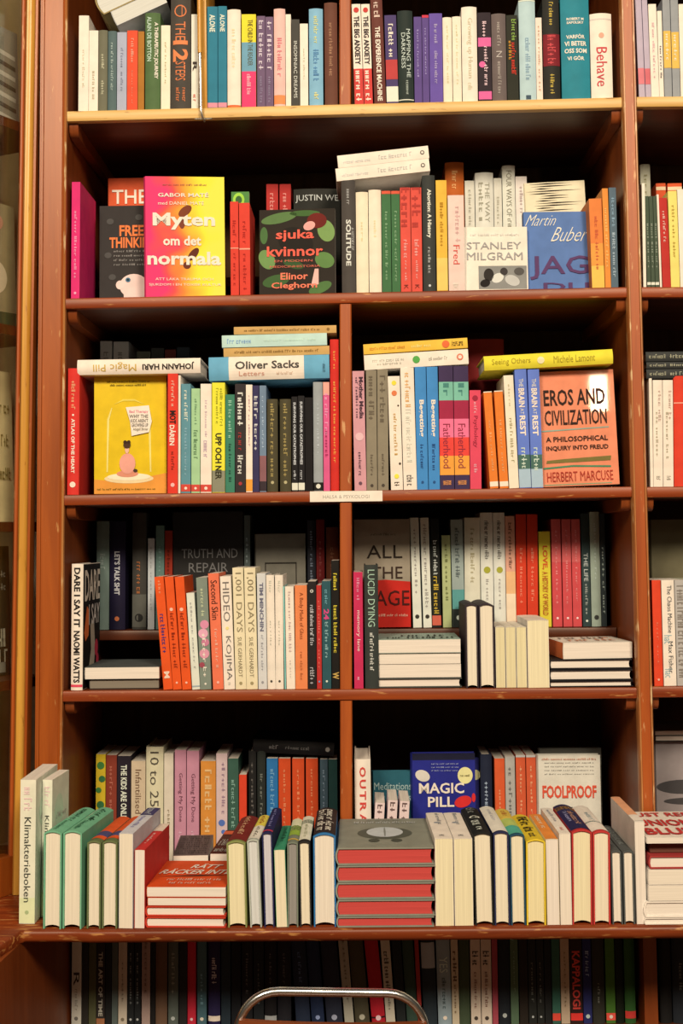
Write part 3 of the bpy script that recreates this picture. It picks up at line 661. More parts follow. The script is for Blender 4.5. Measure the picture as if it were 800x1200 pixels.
# ------------------------------------------------------------------ third shelf
row(3, YF, '''
79 93 432 . h D6352B red =red hardback with cream lettering against the left upright, third shelf | M:.1:.33:.34:E8A070:9;X:.4:.83:.3:F0DCC8:ATLAS OF THE HEART;L:.92:.5:F0D8C8;L:.37:.18:F0D8C8
196.3 208.5 438 . p DC3A28 bright red =bright red paperback right of the yellow cover, third shelf | M:.06:.28:.3:F0B090:8;X:.31:.42:.62:2A1A18:MOT;X:.43:.6:.62:F0E0D0:DÅREN;M:.65:.82:.3:7A2018:8;L:.93:.4:F0B0A0
208.7 211.6 440 . p F0E6D4 thin white
212 223.5 450 . p 5F8A8C teal | M:.06:.35:.35:D8E0D8:9;M:.4:.85:.25:90B0B0:14;B:.92:.985:D04838;L:.955:.3:F0E0D0
224 234.4 455.5 . p A5C48B light green | M:.1:.35:.25:78986A:10;T:.4:.68:.45:5A7A50:Självkänsla;B:.92:.985:D04838;L:.955:.3:F0E0D0
234.8 247.8 450 . p F0DED4 pinkish white | M:.15:.5:.2:D8B8B0:14;T:.52:.68:.45:C8A8A8:Utbränd;B:.925:.99:D04838;L:.958:.3:F0E0D0
248.3 263.6 448.6 . p E8DC38 yellow =yellow paperback with grey foot right of the pinkish white one, third shelf | B:.8:.995:8A8468;M:.05:.4:.22:A8A028:14:.22;M:.05:.38:.2:A8A028:12:-.1;X:.46:.88:.5:34301E:UPP OCH NER
264 275 462.5 . p 3F7A5C green | M:.06:.45:.35:98C0A0:10;M:.5:.9:.3:24483A:12
275.3 287.7 450 . p 362E2C black =black paperback with white blocks right of the green one, third shelf | X:.08:.4:.5:D8D0C4:HAR DU:0;M:.45:.62:.4:A83830:5;X:.66:.84:.5:D8D0C4:LUGN;L:.92:.35:A83838
288 295.8 451 . p EFD8CC pale pink | M:.1:.6:.25:C8A098:14;B:.88:.99:E89838
296 303.6 452 . p 393350 dark violet | M:.1:.33:.55:D0C8D8:4;M:.36:.62:.5:D0C8D8:5
304 312 452 . p 71808C grey blue | B:.66:.9:8A5A58;B:.9:.99:3A2E30;M:.1:.6:.3:A8B4BC:12
312.8 325.5 468 . h 4C442E olive brown =olive brown hardback, left one of two alike, third shelf | M:.05:.85:.35:A08A50:14;L:.9:.3:B8A878
327.8 341 468 . h 4C442E olive brown twin =olive brown hardback, right one of two alike, third shelf | M:.05:.85:.35:A08A50:14;L:.9:.3:B8A878
341.6 348.8 465 . p 201E1E slim black =slim black paperback, left one of two with white foot marks, third shelf | X:.06:.72:.42:C8C4BC:SURVIVING OUR CATASTROPHES;M:.78:.88:.4:C8C4BC:5;B:.91:.985:E0DCD0
349.2 356.8 464 . p 201E1E slim black twin =slim black paperback, right one of two with white foot marks, third shelf | X:.06:.72:.42:C8C4BC:SURVIVING OUR CATASTROPHES;M:.78:.88:.4:C8C4BC:5;B:.91:.985:E0DCD0
357.2 366.5 466 . p 191717 plain black
367 378.2 448 . h 9C9C94 grey | B:.92:.995:26241F;L:.955:.5:E0DCD0;M:.2:.7:.2:B8B8B0:12
378.6 386.3 448 . p D9587E pink | M:.1:.5:.5:E890A8:8;M:.45:.7:.45:A83058:6;B:.0:.12:E8A088
386.8 397.2 398 -1 h CF3026 tall red =tall red hardback leaning on the divider, third shelf | M:.08:.2:.25:E8A048:6;M:.28:.82:.28:E8A048:22
''', 'third shelf', 'books on the third shelf', W=.15)
row(3, YF, '''
413.8 428 435 -3 p D09290 patterned pink =patterned pink paperback right of the divider, third shelf | X:.05:.4:.36:4A3038:Mother Media:.22;M:.05:.4:.2:6A4850:14:-.15;L:.55:.7:E0B0A8;M:.68:.88:.25:5A3840:9;L:.94:.3:6A4850
429 441.5 434 -1 p 8B7C62 grey brown =grey brown paperback, left one of two alike, third shelf | M:.05:.45:.5:6A5C48:8;M:.7:.9:.25:6A5C48:7;L:.96:.3:4A4034
442 454.8 433 -1 p 8B7C62 grey brown twin =grey brown paperback, right one of two alike, third shelf | M:.05:.45:.5:6A5C48:8;M:.7:.9:.25:6A5C48:7;L:.96:.3:4A4034
456 470.3 441 -4 p F1DDBE cream with dots | L:.06:.4:E8D040;L:.15:.45:E07848;L:.26:.15:4A3828:.3;M:.33:.7:.26:C89850:14:.0;L:.77:.2:4A3828:.3;L:.88:.4:E8D848;M:.93:.97:.4:4A4030:2
470.8 486.6 431 -4 p F2E3C6 tall ivory | T:.04:.33:.4:E0A868:Nina Minda;T:.34:.78:.4:D8CCB0:Divine Turbulent;M:.88:.97:.5:6A6458:4
487 500.3 430 -3 p 4484B4 blue =blue paperback, left one of two alike, third shelf | X:.27:.57:.52:EAE4D0:Begetting;M:.63:.85:.3:284E78:9;L:.94:.25:284E78
500.8 514 430 -3 p 4484B4 blue twin =blue paperback, right one of two alike, third shelf | X:.27:.57:.52:EAE4D0:Begetting;M:.63:.85:.3:284E78:9;L:.94:.25:284E78
514.5 531.4 429 -2 p 40304A striped rainbow =rainbow striped paperback, left one of two alike, third shelf | B:.13:.28:7CB496;B:.28:.43:A02840;B:.43:.58:EC7088;B:.58:.73:E24438;B:.73:.885:EC9A3C;T:.14:.26:.4:4A8070:On:0;T:.47:.83:.5:8A2838:Fatherhood;X:.93:.965:.6:E09050:PICADOR
531.8 549.4 429 -2 p 40304A striped rainbow twin =rainbow striped paperback, right one of two alike, third shelf | B:.13:.28:7CB496;B:.28:.43:A02840;B:.43:.58:EC7088;B:.58:.73:E24438;B:.73:.885:EC9A3C;T:.14:.26:.4:4A8070:On:0;T:.47:.83:.5:8A2838:Fatherhood;X:.93:.965:.6:E09050:PICADOR
550.2 563.6 457.5 -1 p DC4858 raspberry | L:.08:.5:9A2838;M:.12:.24:.25:F0A0A0:4;T:.26:.58:.45:9A2838:Psychology;M:.75:.84:.3:F0B0B0:4
570 580 459 -8 p E2782C orange =orange paperback, left one of two leaning alike, third shelf | M:.3:.85:.25:F0A060:14;B:.93:.98:F0D8B8;B:0:.01:F0E0C0
582 592.3 458 -7 p E2782C orange twin =orange paperback, right one of two leaning alike, third shelf | M:.3:.85:.25:F0A060:14;B:.93:.98:F0D8B8;B:0:.01:F0E0C0
593 604.6 440 -7 p EDDCB4 cream | T:.38:.78:.3:A89868:ATT SE OCH BLI;M:.08:.3:.2:D0BE90:6
605.4 619.4 433 -6 p 6478B8 cornflower blue =cornflower blue paperback, left one of two, third shelf | B:.72:.84:4A6858;B:.84:.995:A8B8C8;T:.08:.15:.36:E4E8F0:THE;X:.16:.32:.5:F0F0F0:BRAIN;T:.33:.38:.3:E4E8F0:AT;X:.39:.56:.5:F0F0F0:REST;M:.66:.86:.45:D0D8E0:6
620.2 634 433 -5 p 6478B8 cornflower blue twin =cornflower blue paperback, right one beside the salmon cover, third shelf | B:.72:.84:4A6858;B:.84:.995:A8B8C8;T:.08:.15:.36:E4E8F0:THE;X:.16:.32:.5:F0F0F0:BRAIN;T:.33:.38:.3:E4E8F0:AT;X:.39:.56:.5:F0F0F0:REST;M:.66:.86:.45:D0D8E0:6
''', 'third shelf', 'books on the third shelf', W=.135)
row(3, 0.21, '''
117 131 400 . p B4AC9C grey =grey book top behind the white lying book, left of two | M:.1:.3:.4:8A8070:4
132.5 150.5 400.5 . p B4AC9C grey =grey book top behind the white lying book, right of two | M:.1:.3:.4:8A8070:4
160 176 412 . p 5A5A48 dim olive =dim olive book top behind the white lying book, third shelf rear
177 192 408 . p 3A3A34 dim black =dim black book top behind the white lying book, third shelf rear
193 206 410 . p 6A3028 dim red =dim red book top behind the white lying book, third shelf rear
207 222 407 . p 2E3436 dim slate =dim slate book top behind the white lying book, third shelf rear
548 591 398 . h 7A1E1C maroon =wide maroon book behind the white and yellow lying books, third shelf rear
''', 'third shelf rear', 'books in the rear row of the third shelf', rear=True, W=.13, boost=.95)
row('r3', YF, '''
760.8 764.5 436 -2 p F0E4C8 thin cream =thin cream paperback beside the right upright, right bay third shelf
765 776.2 445.6 -1 p F0E4C6 ivory =ivory paperback, left of two alike, right bay third shelf | M:.1:.4:.3:C8A890:7:.2;M:.3:.75:.25:B8A888:10:-.1;M:.9:.94:.4:A89C84:3
776.6 788.6 445.6 -1 p F0E4C6 ivory =ivory paperback, right of two alike, right bay third shelf | M:.1:.4:.3:C8A890:7:.2;M:.3:.75:.25:B8A888:10:-.1;M:.9:.94:.4:A89C84:3
789 806 441 -1 h D83E28 bright red =bright red hardback at the frame edge, right bay third shelf | B:.24:.25:F0A080
''', 'right bay third shelf', 'books on the right bay third shelf')
b = face('yellow cover with a seated girl under a glass dome', 110, 194.5, 438.5, 578.5, 0.03, 'DDB41E', .022, 'p', .05, .03, rough=.25, shelf=3)
b.ell('dome_base', 'E6C890', .48, .125, .34, .04, 2); b.ell('dome_base_top', 'EED8AC', .48, .14, .3, .03, 3); b.art('orange_floor', 'E09038', [(.0, .0), (1, 0), (1, .17), (.75, .14), (.4, .1), (0, .12)], 1)
for sx in (-1, 1):
    b.art('dome_highlight', 'E8D070', [(.48+sx*.29, .18), (.48+sx*.31, .18), (.48+sx*.3, .62), (.48+sx*.24, .72), (.48+sx*.23, .715), (.48+sx*.27, .62)], 2)
b.art('dome_top', 'E4C850', [(.27, .745), (.4, .79), (.56, .79), (.7, .745), (.56, .775), (.4, .775)], 2)
b.ell('girl_skirt', 'D88868', .46, .165, .15, .028, 4); b.ell('girl_back', 'E49A80', .46, .25, .11, .085, 5); b.ell('girl_head', '4A3020', .455, .405, .05, .03, 6); b.ell('hair_bun', '3A2418', .43, .43, .025, .014, 7); b.ell('hair_bun', '3A2418', .48, .43, .025, .014, 7)
b.ell('girl_neck', 'E8B090', .455, .365, .028, .03, 5); b.ell('girl_foot', '4A3428', .57, .19, .03, .015, 5)
b.art('paper_sheet', 'F0E2CC', [(.44, .72), (.76, .735), (.8, .6), (.76, .51), (.52, .48), (.5, .6)], 8)
for k, (a, c, tx) in enumerate(((.49, 'D86878', 'Bad Therapy'), (.49, '3A3430', 'WHY THE'), (.51, '3A3430', "KIDS AREN'T"), (.52, '3A3430', 'GROWING UP'), (.54, '6A6040', 'Abigail Shrier'))):
    b.cover_text(tx, a, .75, .665-k*.037, .695-k*.037, c, .01, lay=9)
b.cover_text((30, 8), .18, .78, .93, .948, '6A5818', name='blurb'); b.cover_text((28, 9), .22, .72, .9, .918, '6A5818', name='blurb'); b.cover_text((34, 4), .04, .85, .03, .045, '6A5818', name='blurb')
b = face('salmon cover with bold black capitals, third shelf', 634.8, 725, 435.5, 570.5, 0.028, 'E88A62', .022, 'p', .06, .02, rough=.035, shelf=3, lean=-.03)
b.cover_text('EROS AND', .07, .87, .70, .84, '32201A', .015); b.cover_text('CIVILIZATION', .07, .88, .53, .66, '32201A', .01)
b.art('green_rule', '8AA088', [(.02, .475), (.9, .495), (.9, .505), (.02, .487)], 2)
b.cover_text('A PHILOSOPHICAL', .07, .88, .385, .43, '3A241C', .02); b.cover_text('INQUIRY INTO FREUD', .07, .88, .305, .35, '3A241C', .02)
b.art('olive_stroke', '7A6A34', [(.06, .2), (.9, .21), (.91, .25), (.3, .235), (.07, .225)], 2); b.art('green_stroke', '4A8058', [(.02, .15), (.4, .165), (.9, .15), (.9, .165), (.4, .18), (.02, .165)], 2)
b.cover_text('HERBERT MARCUSE', .06, .92, .04, .125, 'A83828', .0); b.art('green_rule', '8A9A70', [(.02, .01), (.9, .012), (.9, .02), (.02, .018)], 2)
# lying books on top of the third shelf rows
b = flat('hardcover_book', 'white book lying upside down on the red and yellow books, third shelf', 91, 235, 420.5, 438.5, YF+.0, 'F0E2C2', 'h', 'flatdown', .14, -.004,
         dec='X:.05:.47:.5:332C26:JOHANN HARI;T:.52:.87:.6:C8A048:Magic Pill')
g = 'books lying on the third shelf rows'
s0 = flat('hardcover_book', 'thick blue book with cream label lying lowest in the pile of four, third shelf', 245, 386, 417, 444.8, YF, '6AA2B4', 'h', 'flat', .15, -.012, group=g)
s0.band(.165, .79, 'F0DEC0', 'cream_label')
s0.spine_text(text_mesh('Oliver Sacks', .02), .22, .75, .34, '4A443C', .12, lay=3); s0.spine_text(text_mesh('Letters', 0), .25, .46, .2, 'D8987C', -.24, lay=3); s0.spine_text(marks_mesh(12, 4), .56, .7, .12, 'D8B090', -.26, lay=3)
s0.spine_text(marks_mesh(7, 5), .945, .965, .5, '40606A', 0, lay=3)
s1 = flat('paperback_book', 'tan book lying on the thick blue book, third shelf pile', 262, 386, 406.5, 416.8, YF+.004, 'C89A58', 'p', 'flat', .14, -.012, z=s0.top, group=g, dec='M:.1:.9:.3:8A6430:40')
s2 = flat('paperback_book', 'pale blue book lying between two tan ones, third shelf pile', 260, 383, 391.5, 406.5, YF+.002, 'BCD0E4', 'p', 'flat', .14, -.012, z=s1.top, group=g, dec='M:.05:.28:.4:88A4C0:9;M:.4:.9:.2:C8D8E8:16')
s3 = flat('paperback_book', 'tan book lying topmost on the pale blue one, third shelf pile', 274, 394, 382, 391.5, YF+.004, 'C89A58', 'p', 'flat', .14, -.004, z=s2.top, group=g, dec='M:.1:.85:.3:8A6430:40;L:.92:.4:8A6430')
t1 = flat('paperback_book', 'cream book with green emblem lying under the golden yellow one, third shelf', 427, 549, 412.5, 430.2, YF, 'F2E6CC', 'p', 'flat', .14, -.048, group=g,
          dec='M:.08:.4:.22:C8BCA0:14:.1;M:.12:.36:.16:C8BCA0:10:-.15;L:.5:.5:58A048;M:.62:.8:.25:B8AC94:10;L:.92:.45:D87858;L:.92:.25:F2E6CC')
t2 = flat('paperback_book', 'golden yellow book lying on the cream one with green emblem, third shelf', 426, 548, 399.5, 412.8, YF, 'EBB440', 'p', 'flat', .14, -.052, z=t1.top+.001, group=g,
          dec='M:.06:.4:.3:D88828:20;M:.46:.66:.3:F4D880:10;L:.79:.75:E06838;T:.85:.96:.3:4A3818:Penguin:.12;M:.85:.96:.2:4A3818:6:-.15')
t3 = flat('hardcover_book', 'bright yellow book lying over the cornflower blue pair and salmon cover', 567, 718, 413.2, 430.5, YF-.002, 'E6CE38', 'h', 'flat', .15, -.044, group=g,
          dec='T:.06:.36:.5:A89028:Seeing Others;L:.44:.5:F2E4A0;T:.54:.86:.5:A89028:Michele Lamont')
g = 'dark books lying in the right bay of the third shelf'
for k, (ya, yb, x0) in enumerate(((432, 443, 757), (423.5, 431.5, 757), (411.5, 423, 756))):
    flat('hardcover_book', ('lowest', 'middle', 'topmost')[k]+' of three dark grey books lying in the right bay, third shelf', x0, 872, ya, yb, YF+.003*k, '3C3B36', 'h', 'flat', .14, 0, group=g,
         dec='T:.03:.2:.45:A8A080:ANNA KAVAN;M:.24:.5:.4:A8A080:8')
# two tilted books lying over the left end of the top shelf row
for k, (p, q, y0, y1, c, lab, Ln) in enumerate((((137, 30), (196, 2.7), 0, 0, 'CFC8BC', 'pale grey book lying tilted on the slim books, top shelf left', 18.5), ((122, 17), (181, -10.5), 0, 0, '9A8250', 'tan olive book lying tilted above the pale grey one, top shelf left', 27))):
    P, Q = at(*p, YF+.004), at(*q, YF+.004); a = math.atan2(Q.z-P.z, Q.x-P.x)
    T = Ln/640; Wd = (Q-P).length
    c0 = P+Vector((math.cos(a), 0, math.sin(a)))*Wd/2
    b = Book('hardcover_book' if k else 'paperback_book', lab, T, Wd, .2, 'head', c, 'h' if k else 'p', group='tilted books on the top shelf', loc=c0, rot=(0, -a, 0), pages='D8CEB8')
    if k: b.art('cover_panel', 'B89A60', [(.1, .1), (.9, .1), (.9, .9), (.1, .9)])
# ------------------------------------------------------------------ fourth shelf
dare = row(4, YF, '''
83.5 97.3 661 . h F1E4CC white =white hardback with black capitals against the left upright, fourth shelf | X:.03:.5:.55:241E1A:DARE I SAY IT;X:.53:.94:.55:241E1A:NAOMI WATTS;B:.955:.975:E04858
''', 'fourth shelf', 'books on the fourth shelf', W=.165)[0]
dare.art('black_field', '1E1A18', [(.01, .005), (.99, .005), (.99, .995), (.01, .995)])
dare.cover_text('DARE', .06, .95, .7, .95, 'E8DCC8', .02, lay=3); dare.cover_text('I SAY', .3, .95, .5, .67, 'D8CCB8', .02, lay=3)
dare.art('orange_shape', 'E07038', [(.05, .45), (.2, .66), (.34, .62), (.3, .42), (.12, .38)], 2); dare.art('pale_figure', 'B8A88C', [(.3, .12), (.45, .3), (.4, .5), (.6, .56), (.7, .3), (.6, .1)], 2)
dare.ell('red_flower', 'C03848', .75, .3, .1, .07, 3); dare.ell('red_flower', 'C03848', .82, .2, .08, .05, 3)
row(4, YF, '''
186 197 676 -11 p E2531F orange red =orange red paperback with dark blue lettering, leaning, fourth shelf | M:.03:.16:.3:F09060:4;T:.33:.68:.5:34306A:Inte Min Fru;X:.84:.9:.6:F0C8A8:M
197.6 208 676 -10 p E2531F orange red twin =orange red paperback, left one of two alike, leaning, fourth shelf | L:.29:.4:F0B898;T:.32:.82:.4:8A2810:KARL LEVNADSKONST;L:.94:.25:F0B898
209 220 676 -9 p E2531F orange red twin =orange red paperback, right one of two alike, leaning, fourth shelf | L:.29:.4:F0B898;T:.32:.82:.4:8A2810:KARL LEVNADSKONST;L:.94:.25:F0B898
221.6 231 695 -7 p DDD6C8 short white =short white paperback right of the orange red trio, leaning, fourth shelf | M:.1:.8:.25:B0A898:14;B:.96:.975:A0A8A0
232 245.2 677 -5 p 7F8470 grey green floral =grey green paperback with pink flowers, leaning, fourth shelf | L:.42:.8:D88898:.1;L:.5:.9:E0A0A8:-.05;L:.58:.7:C87888:.12;L:.68:.9:D89098;L:.78:.5:A04850:-.25;M:.1:.35:.3:C8C89A:8;T:.5:.9:.3:E8D8D0:NÄR ANNA;L:.95:.2:E8E0D0
246.5 259.2 672 -6 p E8714C salmon =salmon paperback with black serif title, leaning, fourth shelf | T:.06:.4:.6:3A201A:Second Skin;M:.48:.82:.25:F0A888:10;L:.94:.25:F0B098
260 273 675.5 -5 p F2E6D2 ivory =ivory paperback with thin wide capitals right of the salmon one, fourth shelf | T:.05:.4:.6:7A6E62:HIDEO;L:.46:.3:E8D080;T:.53:.92:.6:7A6E62:KOJIMA;M:.94:.97:.2:A89C88:2
274 286.8 665.5 -4 p E6D0A2 tan =tan paperback with outlined capitals, left one of two alike, fourth shelf | T:.04:.53:.62:8E7C5A:1,001 DAYS;T:.57:.9:.36:8E7C5A:SUE GERHARDT;L:.95:.3:A08C60
287.2 300.6 665.5 -3 p E6D0A2 tan twin =tan paperback with outlined capitals, right one of two alike, fourth shelf | T:.04:.53:.62:8E7C5A:1,001 DAYS;T:.57:.9:.36:8E7C5A:SUE GERHARDT;L:.95:.3:A08C60
301.6 312 672 -2 p D2C9BA light grey =light grey paperback right of the tan pair, fourth shelf | X:.08:.5:.45:6E6A74:TIM MINCHIN;M:.53:.85:.25:A8A098:12;L:.94:.3:98908A
312.4 322 674 -2 h EDDFC4 cream =cream hardback, left one of two alike, fourth shelf | M:.05:.18:.3:D0C4A8:4;M:.4:.62:.2:C8BCA0:8;L:.93:.3:4A4438
322.4 332 674 -1 h EDDFC4 cream twin =cream hardback, right one of two alike, fourth shelf | M:.05:.18:.3:D0C4A8:4;M:.4:.62:.2:C8BCA0:8;L:.93:.3:4A4438
332.4 334.2 687.5 -2 p 8CC4B0 thin turquoise
334.6 345 687.5 -2 p F1E4CE white | M:.05:.65:.3:C8A898:18;M:.72:.9:.2:D8C0A8:6
345.6 360 686 -1 p E5814A light orange | T:.07:.52:.4:8E4420:A Body Made of Glass;M:.64:.92:.2:C06838:10
360.4 370.4 681.5 . p 27211F black | L:.09:.4:D8D0C8;L:.09:.22:27211F;M:.22:.6:.42:C8C0B8:18;M:.8:.96:.5:B8B0A8:6
370.8 376.8 686 . p B7302A dark red | M:.15:.85:.35:E06858:14;L:.93:.4:6890B0
377.2 387.8 681 . p 2E5152 dark teal =dark teal paperback with pink figures, fourth shelf | M:.08:.22:.35:78A8A8:6;X:.26:.36:.6:D04878:24;T:.38:.72:.35:90B0A8:TIMMAR OCH;L:.93:.25:D8D8C8
388.2 397.6 657 . p 1D1A17 tall black =tall black paperback with yellow lettering against the divider, fourth shelf | X:.1:.24:.45:D8C038:HENRIK;X:.35:.74:.45:D8C038:DET ÄR HUR MAN;X:.87:.925:.8:C8A050:W
''', 'fourth shelf', 'books on the fourth shelf')
row(4, YF, '''
414.3 425.3 670.5 . p C52E50 crimson =crimson paperback right of the divider, fourth shelf | M:.05:.25:.3:E08898:6;T:.33:.68:.45:F0D0D0:memory lane;M:.9:.93:.3:F0B0B8:2
427 443.5 662 . h 383A33 green black =green black hardback with pale green capitals, fourth shelf | T:.04:.5:.5:A8C0A0:LUCID DYING;M:.55:.86:.28:D8D0C0:14
''', 'fourth shelf', 'books on the fourth shelf', W=.14)
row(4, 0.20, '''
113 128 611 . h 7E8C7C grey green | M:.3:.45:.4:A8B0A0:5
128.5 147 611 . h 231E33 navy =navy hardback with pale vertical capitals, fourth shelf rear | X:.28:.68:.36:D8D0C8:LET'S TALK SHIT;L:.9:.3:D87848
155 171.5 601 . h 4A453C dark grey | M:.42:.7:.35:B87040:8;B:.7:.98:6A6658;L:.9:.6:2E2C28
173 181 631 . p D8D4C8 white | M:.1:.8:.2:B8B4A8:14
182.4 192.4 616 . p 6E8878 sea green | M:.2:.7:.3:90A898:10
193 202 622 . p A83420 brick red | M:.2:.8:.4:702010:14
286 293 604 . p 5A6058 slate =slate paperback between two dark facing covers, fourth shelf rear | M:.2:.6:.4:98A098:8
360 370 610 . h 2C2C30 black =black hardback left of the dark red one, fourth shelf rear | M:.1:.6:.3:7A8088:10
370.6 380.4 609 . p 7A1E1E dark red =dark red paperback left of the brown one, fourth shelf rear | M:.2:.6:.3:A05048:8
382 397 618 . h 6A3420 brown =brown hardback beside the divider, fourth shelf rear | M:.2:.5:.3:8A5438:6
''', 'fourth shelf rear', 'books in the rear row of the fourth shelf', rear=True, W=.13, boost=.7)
row(4, 0.20, '''
482 492.3 607 -4 p E4DACB grey white =grey white paperback, left one of two leaning, fourth shelf rear | M:.1:.7:.3:A89C8C:14;L:.9:.5:3A342C
494 504 607 -4 p E4DACB grey white twin =grey white paperback, right one of two leaning, fourth shelf rear | T:.06:.85:.4:A89C8C:Theory of Everybody;L:.9:.5:3A342C
505 515.6 608 -3 p 22231E black =black paperback with gold and white lettering, fourth shelf rear | T:.2:.52:.45:D8D4C8:YOU'RE IN THE;X:.53:.88:.55:D0A838:NIGHT HOUR;B:.89:.98:D06048
518 528.3 627.5 -2 p B3B478 yellow green | T:.1:.75:.3:7A7A48:Good Inside
529 543.3 609 -3 p 9BA192 grey =grey paperback with teal and black foot, fourth shelf rear | T:.08:.55:.35:5A605A:A Hunger Artist;B:.65:.83:5C9488;B:.83:1:2E322C;L:.91:.4:D8D8C8
544 562.5 607 -1 h DDD0B0 cream | M:.1:.6:.25:B0A078:14
563 577.8 601 . h E2D8C8 ivory =ivory hardback with green dot, left one of two, fourth shelf rear | T:.07:.42:.34:6A6258:Sir Mental Hospital;L:.5:.55:A8A038;M:.58:.85:.22:A89C8C:8
578.2 592 601 . h E2D8C8 ivory twin =ivory hardback with green dot, right one of two, fourth shelf rear | T:.07:.42:.34:6A6258:Sir Mental Hospital;L:.5:.55:A8A038;M:.58:.85:.22:A89C8C:8
592.4 603.8 605 . p E0A080 peach | B:.5:.7:E8B078;B:.7:.99:F0D0A8;M:.06:.5:.35:7A5040:14
604.4 616.6 603 -1 p D33C22 red =red paperback, left one of two alike, fourth shelf rear | M:.3:.8:.25:E88060:12;L:.93:.35:F0C0A8
617.4 630 603 -1 p D33C22 red twin =red paperback, right one of two alike, fourth shelf rear | M:.3:.8:.25:E88060:12;L:.93:.35:F0C0A8
631.6 645.2 623 . p DCC338 yellow =yellow paperback with red lettering between the red and coral books | X:.15:.4:.5:D05828:LOVE,;X:.42:.88:.5:B86828:A HISTORY OF WORLD
646.4 657.6 608.6 . p CE4A48 coral =coral paperback, first of three alike, fourth shelf rear | B:.0:.4:D8605A;M:.1:.8:.2:E88880:14;L:.92:.25:F0D0C0
658.6 669.4 608.6 . p CE4A48 coral twin =coral paperback, middle of three alike, fourth shelf rear | B:.0:.4:D8605A;M:.1:.8:.2:E88880:14;L:.92:.25:F0D0C0
670 680.4 608.6 . p CE4A48 coral third =coral paperback, last of three alike, fourth shelf rear | B:.0:.4:D8605A;M:.1:.8:.2:E88880:14;L:.92:.25:F0D0C0
681.4 691 602 . p 33403C dark green =dark green paperback, left of the silver grey one, fourth shelf rear | T:.35:.6:.5:C8C8B8:THE LIFE;M:.62:.9:.3:A8A898:8;L:.95:.3:D8D8C8
691.6 703 600 . h A0A890 silver grey | M:.1:.6:.2:C0C4B0:12;L:.92:.5:3A3A34
703.4 709.6 602 . p 2E3432 thin dark green =thin dark green paperback right of the silver grey one, fourth shelf rear | M:.3:.9:.4:98A090:12
''', 'fourth shelf rear', 'books in the rear row of the fourth shelf', rear=True, W=.13, boost=.95)
b = face('black cover with faint grey capitals at the back of the fourth shelf', 203, 285, 600, 733, .20, '2A2724', .022, 'h', .02, shelf=4, rise=RISER[4]+.001, boost=.8)
b.cover_text('TRUTH AND', .12, .92, .6, .68, '7A746C'); b.cover_text('REPAIR', .22, .78, .48, .56, '7A746C')
b = face('dark cover with thin rectangular frame at the back, fourth shelf', 300, 358, 626, 733, .20, '6A6252', .022, 'h', .02, shelf=4, rise=RISER[4]+.001)
for q in ([(.18, .68), (.82, .68), (.82, .695), (.18, .695)], [(.18, .2), (.2, .2), (.2, .69), (.18, .69)], [(.8, .2), (.82, .2), (.82, .69), (.8, .69)]): b.art('thin_rule', '241E18', q)
b = face('greyish cover with big serif capitals and red corner, fourth shelf rear', 415.5, 480.5, 609, 726, .19, 'A08E74', .02, 'h', .02, shelf=4, rise=RISER[4]+.001, boost=.9)
b.art('red_field', 'C8281E', [(.02, .0), (1, 0), (1, .42), (.55, .44), (.02, .42)], 1)
b.cover_text('ALL', .22, .86, .64, .76, '2E241C'); b.cover_text('THE', .3, .86, .45, .56, '3A281E'); b.cover_text('RAGE', .18, .98, .2, .34, '4A1814'); b.cover_text((20, 3), .25, .95, .1, .125, 'F0B090', name='subtitle'); b.cover_text((12, 6), .3, .75, .85, .87, '6A5A48', name='author_line')
# lying books of the fourth shelf
g = 'books lying flat on the fourth shelf'
zs = ZS[4](at(95, 800, .02).x)
q0 = flat('paperback_book', 'dark brownish book lying under the cream-edged one, fourth shelf left', 105, 186, 796, 806, .03, '4A4038', 'p', 'head', .16, group=g, z=zs, pages='8A7A64')
q1 = flat('paperback_book', 'grey-covered book with cream pages lying left of the orange red books', 99, 186.5, 781.5, 796, .024, '55564F', 'p', 'head', .17, group=g, z=q0.top)
zs = ZS[4](at(440, 800, .02).x)
q = flat('hardcover_book', 'hardback lying lowest in the middle pile, cream pages outward, fourth shelf', 440.8, 541, 794.5, 810, .016, '4A4A40', 'h', 'head', .166, z=zs, group=g)
q = flat('paperback_book', 'cream-paged paperback lying second from bottom in the middle pile, fourth shelf', 444, 540, 778.5, 794.5, .018, 'F0E2C0', 'p', 'head', .166, z=q.top, group=g)
q = flat('paperback_book', 'cream-paged paperback lying third from bottom in the middle pile, fourth shelf', 443.5, 539.5, 765.5, 778.5, .018, 'F0E2C0', 'p', 'head', .166, z=q.top, group=g)
q = flat('paperback_book', 'paperback with sage green cover lying on top of the middle pile, fourth shelf', 442, 539.5, 749, 765.5, .014, '9CA890', 'p', 'head', .166, z=q.top, group=g)
q.cover_text('QUIRKY', .3, .85, .42, .62, '3A4438', .02); q.cover_text('INTELLIGENCE', .12, .95, .1, .3, '3A4438', .02)
zs = ZS[4](at(640, 800, .02).x)+.0003; lab = ('lowest', 'second', 'third')
q = None
for k, (ya, yb, x0, x1) in enumerate(((798, 811.5, 645, 741.5), (784.5, 798, 645, 741), (772.5, 784.5, 645, 740))):
    q = flat('hardcover_book', lab[k]+' black hardback from the bottom of the pile by the right upright', x0, x1, ya, yb, .012+.002*k, '262221', 'h', 'head', .166, z=zs if q is None else q.top, group=g)
q = flat('paperback_book', 'white paperback with orange spine lying turned on the black hardbacks', 659, 741.5, 752.5, 772.5, .020, 'E8D8C4', 'p', 'head', .145, yaw=.09, z=q.top, group=g)
q.cover.data.materials[0] = mat('E8D8C4'); q.band(.0, 1, 'E0743C', 'orange_spine')
q.cover_text('AWE AND', .1, .8, .55, .8, '4A3830'); q.cover_text('WONDER', .15, .85, .2, .45, 'D87848', .02); q.ell('cover_dot', 'D87848', .8, .75, .08, .06)
UG = 'books standing spine upward on the fourth shelf'
